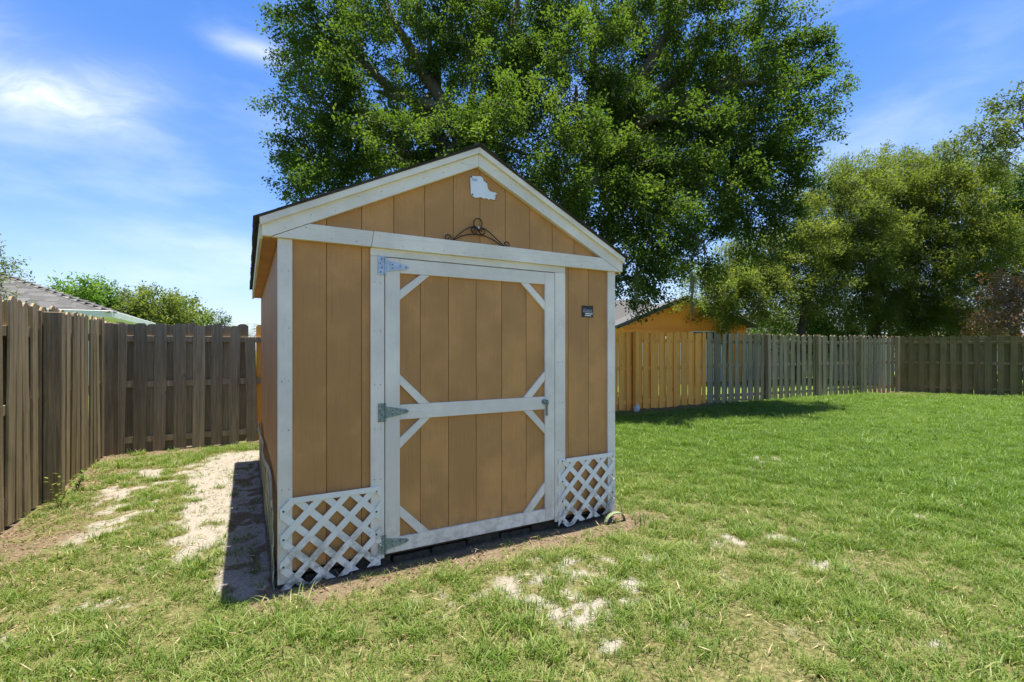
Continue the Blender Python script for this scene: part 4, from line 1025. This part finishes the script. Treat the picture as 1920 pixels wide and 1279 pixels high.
# ------------------------------------------------------------------ weeds by the left fence
def weed(label, loc, n, h, mat, seed):
    g_ = np.random.default_rng(seed); rt = empty('weed', loc, label, 'weed')
    st = MB(); P_, D_ = [], []
    for k in range(n):
        a = g_.random()*6.28; tip = Vector((math.cos(a)*h*.35, math.sin(a)*h*.35, h*(.6+.5*g_.random())))
        st.tube([(0, 0, 0), tip*.5+Vector((0, 0, h*.12)), tip], [.003, .002, .001], 4, False)
        for i in range(7):
            u = .3+.7*i/6; p = tip*u; P_.append(tuple(p)); D_.append((g_.normal(), g_.normal(), .3))
    m_ = st.me('stem'); o_ = bpy.data.objects.new('stem', m_); COL.objects.link(o_); m_.materials.append(mat); o_.parent = rt
    n2 = len(P_); me_ = leaf_mesh('leaves', np.array(P_), np.array(D_), np.tile([0, 0, 1.], (n2, 1)), np.full(n2, .05), np.full(n2, .022), g_.random(n2), mat)
    o_ = bpy.data.objects.new('leaves', me_); COL.objects.link(o_); o_.parent = rt
weed('spindly yellowing weed in front of the left fence post', (-1.40, 5.45, 0), 4, .30, PALM, 3)
weed('low green weed at the foot of the left fence just past the post', (-1.42, 6.05, 0), 7, .16, BRIGHT, 4)

# ------------------------------------------------------------------ grass
hid = bpy.data.collections.new('grass_tufts')        # not linked: only sources for the lawn
def tuft(seed, nb, h, spread_, wd_, lean):
    g_ = np.random.default_rng(seed); mb = MB(); tn = []
    for k in range(nb):
        a = g_.random()*6.283; r_ = spread_*math.sqrt(g_.random()); x0, y0 = r_*math.cos(a), r_*math.sin(a)
        b_ = a + g_.normal()*1.0; H_ = h*(.45+.75*g_.random()); ln = lean*(.2+g_.random())*H_
        w2 = wd_*(.6+.7*g_.random())*.5; sx, sy = -math.sin(b_)*w2, math.cos(b_)*w2
        b0 = len(mb.v)
        for (u, ww) in ((0, 1), (.45, .85), (.8, .5)):
            cx, cy, cz = x0+math.cos(b_)*ln*u*u, y0+math.sin(b_)*ln*u*u, H_*(u-.18*u*u*lean)
            mb.v += [(cx-sx*ww, cy-sy*ww, cz), (cx+sx*ww, cy+sy*ww, cz)]
        mb.v.append((x0+math.cos(b_)*ln, y0+math.sin(b_)*ln, H_*(1-.25*lean)))
        mb.f += [(b0, b0+1, b0+3, b0+2), (b0+2, b0+3, b0+5, b0+4), (b0+4, b0+5, b0+6)]
        tn += [g_.random()]*7
    m_ = mb.me('tuft'); a_ = m_.attributes.new('tint', 'FLOAT', 'POINT'); a_.data.foreach_set('value', np.array(tn, np.float32)); return m_
GR, t, b = new_mat('grass_blade')
tn = t.new('ShaderNodeAttribute', attribute_name='tint').outputs['Fac']
oi = t.new('ShaderNodeObjectInfo').outputs['Random']
pos = t.new('ShaderNodeNewGeometry').outputs['Position']
bigp = t.math('ADD', t.math('MULTIPLY', t.step(t.noise(pos, .8, 4, .6), .3, .7), .5), t.math('MULTIPLY', t.step(t.noise(pos, 4.5, 4, .6), .32, .68), .9))
f = t.math('ADD', t.math('MULTIPLY', tn, .45), t.math('ADD', t.math('MULTIPLY', oi, .25), t.math('MULTIPLY', bigp, .24)))
lushc = t.ramp(f, [(0, (.055, .10, .009)), (.45, (.105, .185, .020)), (.8, (.18, .265, .042)), (1, (.31, .36, .11))])
dryc = t.ramp(f, [(0, (.055, .10, .010)), (.35, (.112, .195, .025)), (.65, (.215, .28, .062)), (1, (.45, .40, .21))])
spx = t.new('ShaderNodeSeparateXYZ', {0: pos})
lf_ = t.step(t.math('ADD', spx.outputs[0], t.math('MULTIPLY', spx.outputs[1], .35)), 2.8, 7.0)
gcol = t.mix(lf_, dryc, lushc)
t.put(b.inputs['Base Color'], gcol); b.inputs['Roughness'].default_value = .5
tr = t.new('ShaderNodeBsdfTranslucent', {'Color': t.mix(1.0, gcol, (1.3, 1.4, .7), 'MULTIPLY')})
mx = t.new('ShaderNodeMixShader', {0: .38, 1: b.outputs[0], 2: tr.outputs[0]}); t.l.new(mx.outputs[0], t.n['Material Output'].inputs[0])
NV = 10
for k in range(NV):
    mm = tuft(100+k, 16, (.050, .060, .072, .055)[k % 4], .045, .0042, (1.1, .8, 1.3, .9)[k % 4]); mm.materials.append(GR)
    o_ = bpy.data.objects.new('tuft_%02d' % k, mm); hid.objects.link(o_)
def scatter():
    pts = []
    for (t0, t1, dens_, sc_) in ((0.4, 3.6, 1500, .95), (3.6, 6.5, 1050, .98), (6.5, 11, 820, 1.05), (11, 21, 480, 1.25)):
        n = int(dens_*(1.32**2)*.5*2*(t1*t1-t0*t0)/1.3*1.3)
        tt_ = np.sqrt(rng.random(n)*(t1*t1-t0*t0)+t0*t0); uu = rng.random(n)*3.51-1.755
        x = (SN+uu*CS)*tt_; y = (CS-uu*SN)*tt_
        ok = (x > -1.52) & (y < 7.86 - .07*np.clip(x-10, 0, 20)) & (x < 18.1+(7.44-y)*.405) & (y > -1.5)
        ok &= ~((x > XL-.02) & (x < XR+.02) & (y > 2.965) & (y < YB+.03))
        x, y = x[ok], y[ok]
        s_, d_, th_, lu_ = masks(x, y)
        p = (1-.84*ss(s_, .05, .6))*(1-.76*d_)*(1-.28*th_)
        clump = ss(fbm(x, y, 9, 77), .30, .62)
        p *= np.clip(lu_*.6+.4+.45*clump-.2, .1, 1)
        keep = rng.random(len(x)) < p
        x, y, lu_, th_, clump, d_, s_ = (a[keep] for a in (x, y, lu_, th_, clump, d_, s_))
        sc = sc_*(.55+.35*rng.random(len(x))+.45*clump*(.6+.4*lu_))*(1-.35*th_)*(1-.4*np.clip(d_+s_, 0, 1))
        # rare tall tufts
        tall = rng.random(len(x)) < .06; sc = np.where(tall, sc*(1.3+.7*rng.random(len(x))), sc)
        pts.append(np.stack([x, y, gheight(x, y)-.003, sc], 1))
    return np.concatenate(pts)
PT = scatter()
pm = bpy.data.meshes.new('lawn_grass'); pm.vertices.add(len(PT)); pm.vertices.foreach_set('co', PT[:, :3].astype(np.float32).ravel())
a_ = pm.attributes.new('sc', 'FLOAT', 'POINT'); a_.data.foreach_set('value', PT[:, 3].astype(np.float32))
a_ = pm.attributes.new('rz', 'FLOAT_VECTOR', 'POINT'); rv = np.zeros((len(PT), 3), np.float32); rv[:, 2] = rng.random(len(PT))*6.283; rv[:, :2] = rng.normal(size=(len(PT), 2))*.10
a_.data.foreach_set('vector', rv.ravel())
a_ = pm.attributes.new('vi', 'INT', 'POINT'); a_.data.foreach_set('value', rng.integers(0, NV, len(PT)).astype(np.int32))
go = link('lawn_grass', pm); tag(go, 'short green lawn grass, thin and patchy near the shed and lush to the right', 'grass', kind='stuff')
ng = bpy.data.node_groups.new('grass_nodes', 'GeometryNodeTree')
ng.interface.new_socket('Geometry', in_out='INPUT', socket_type='NodeSocketGeometry'); ng.interface.new_socket('Geometry', in_out='OUTPUT', socket_type='NodeSocketGeometry')
gi = ng.nodes.new('NodeGroupInput'); gout = ng.nodes.new('NodeGroupOutput')
iop = ng.nodes.new('GeometryNodeInstanceOnPoints'); ci = ng.nodes.new('GeometryNodeCollectionInfo')
ci.inputs['Collection'].default_value = hid; ci.inputs['Separate Children'].default_value = True; ci.inputs['Reset Children'].default_value = True
def nat(n, ty):
    a = ng.nodes.new('GeometryNodeInputNamedAttribute'); a.data_type = ty; a.inputs['Name'].default_value = n; return a.outputs[0]
ng.links.new(gi.outputs[0], iop.inputs['Points']); ng.links.new(ci.outputs[0], iop.inputs['Instance']); iop.inputs['Pick Instance'].default_value = True
ng.links.new(nat('vi', 'INT'), iop.inputs['Instance Index']); ng.links.new(nat('sc', 'FLOAT'), iop.inputs['Scale'])
e2r = ng.nodes.new('FunctionNodeEulerToRotation'); ng.links.new(nat('rz', 'FLOAT_VECTOR'), e2r.inputs[0]); ng.links.new(e2r.outputs[0], iop.inputs['Rotation'])
ng.links.new(iop.outputs[0], gout.inputs[0])
md = go.modifiers.new('grass', 'NODES'); md.node_group = ng
# fallen leaves and bark bits along the left fence, below the shed and under the oak
def litter():
    n = 3600; x = rng.random(n)*1.15-1.55; y = rng.random(n)*5.3+2.6
    x2 = rng.random(1800)*12+2.6; y2 = 7.85-np.abs(rng.normal(size=1800))*.45
    x3 = rng.random(260)*2.9+.05; y3 = 2.93-np.abs(rng.normal(size=260))*.16
    x4 = rng.random(900)*2.0-1.6; y4 = rng.random(900)*5+2.9
    k = rng.random(n) < np.exp(-((x+1.5)/.38)**2); x, y = x[k], y[k]
    X = np.concatenate([x, x2, x3, x4]); Y = np.concatenate([y, y2, y3, y4]); m = len(X)
    P_ = np.stack([X, Y, gheight(X, Y)+.006+.008*rng.random(m)], 1)
    D_ = np.stack([rng.normal(size=m), rng.normal(size=m), rng.normal(size=m)*.25], 1)
    N_ = np.stack([rng.normal(size=m)*.3, rng.normal(size=m)*.3, np.ones(m)], 1)
    return leaf_mesh('leaf_litter', P_, D_, N_, .015+.025*rng.random(m), .008+.009*rng.random(m), rng.random(m), LIT)
LIT = leafy('litter', (.06, .035, .02), (.16, .10, .06), (.32, .24, .16), .1, .8)
tag(link('leaf_litter', litter()), 'dry brown fallen leaves along the fences and at the shed foot', 'leaves', kind='stuff')

# dry clippings and dead blades lying in the thin lawn near the camera
def straw():
    n = 16000; x = rng.random(n)*9.5-1.5; y = rng.random(n)*6.8+.4
    k = (rng.random(n) < .25+.75*np.clip(1-x/7, 0, 1)) & ~((x > XL-.03) & (x < XR+.03) & (y > 2.96) & (y < YB)); x, y = x[k], y[k]; m = len(x)
    P_ = np.stack([x, y, gheight(x, y)+.008+.030*rng.random(m)**2], 1)
    D_ = np.stack([rng.normal(size=m), rng.normal(size=m), rng.normal(size=m)*.3], 1)
    N_ = np.stack([rng.normal(size=m)*.3, rng.normal(size=m)*.3, np.ones(m)], 1)
    return leaf_mesh('dry_clippings', P_, D_, N_, .03+.06*rng.random(m), .003+.004*rng.random(m), rng.random(m), STRAW)
STRAW = leafy('straw', (.10, .07, .035), (.28, .22, .11), (.50, .43, .26), .1, .8)
tag(link('dry_clippings', straw()), 'dry straw coloured clippings lying loose in the thin lawn', 'clippings', kind='stuff')
# things of one kind share a group
GROUPS = {'board_fence': 'board fences round the yard', 'feathery_tree': 'olive feathery trees beyond the white fence', 'shrub': 'shrubs behind the white fence',
          'background_tree': 'trees behind the grey roof', 'far_house': 'distant houses beyond the fences', 'weed': 'weeds at the left fence', 'edging_hoop': 'edging hoops at the shed corner'}
for o in bpy.data.objects:
    if o.parent is None and o.name.split('.')[0] in GROUPS: o['group'] = GROUPS[o.name.split('.')[0]]
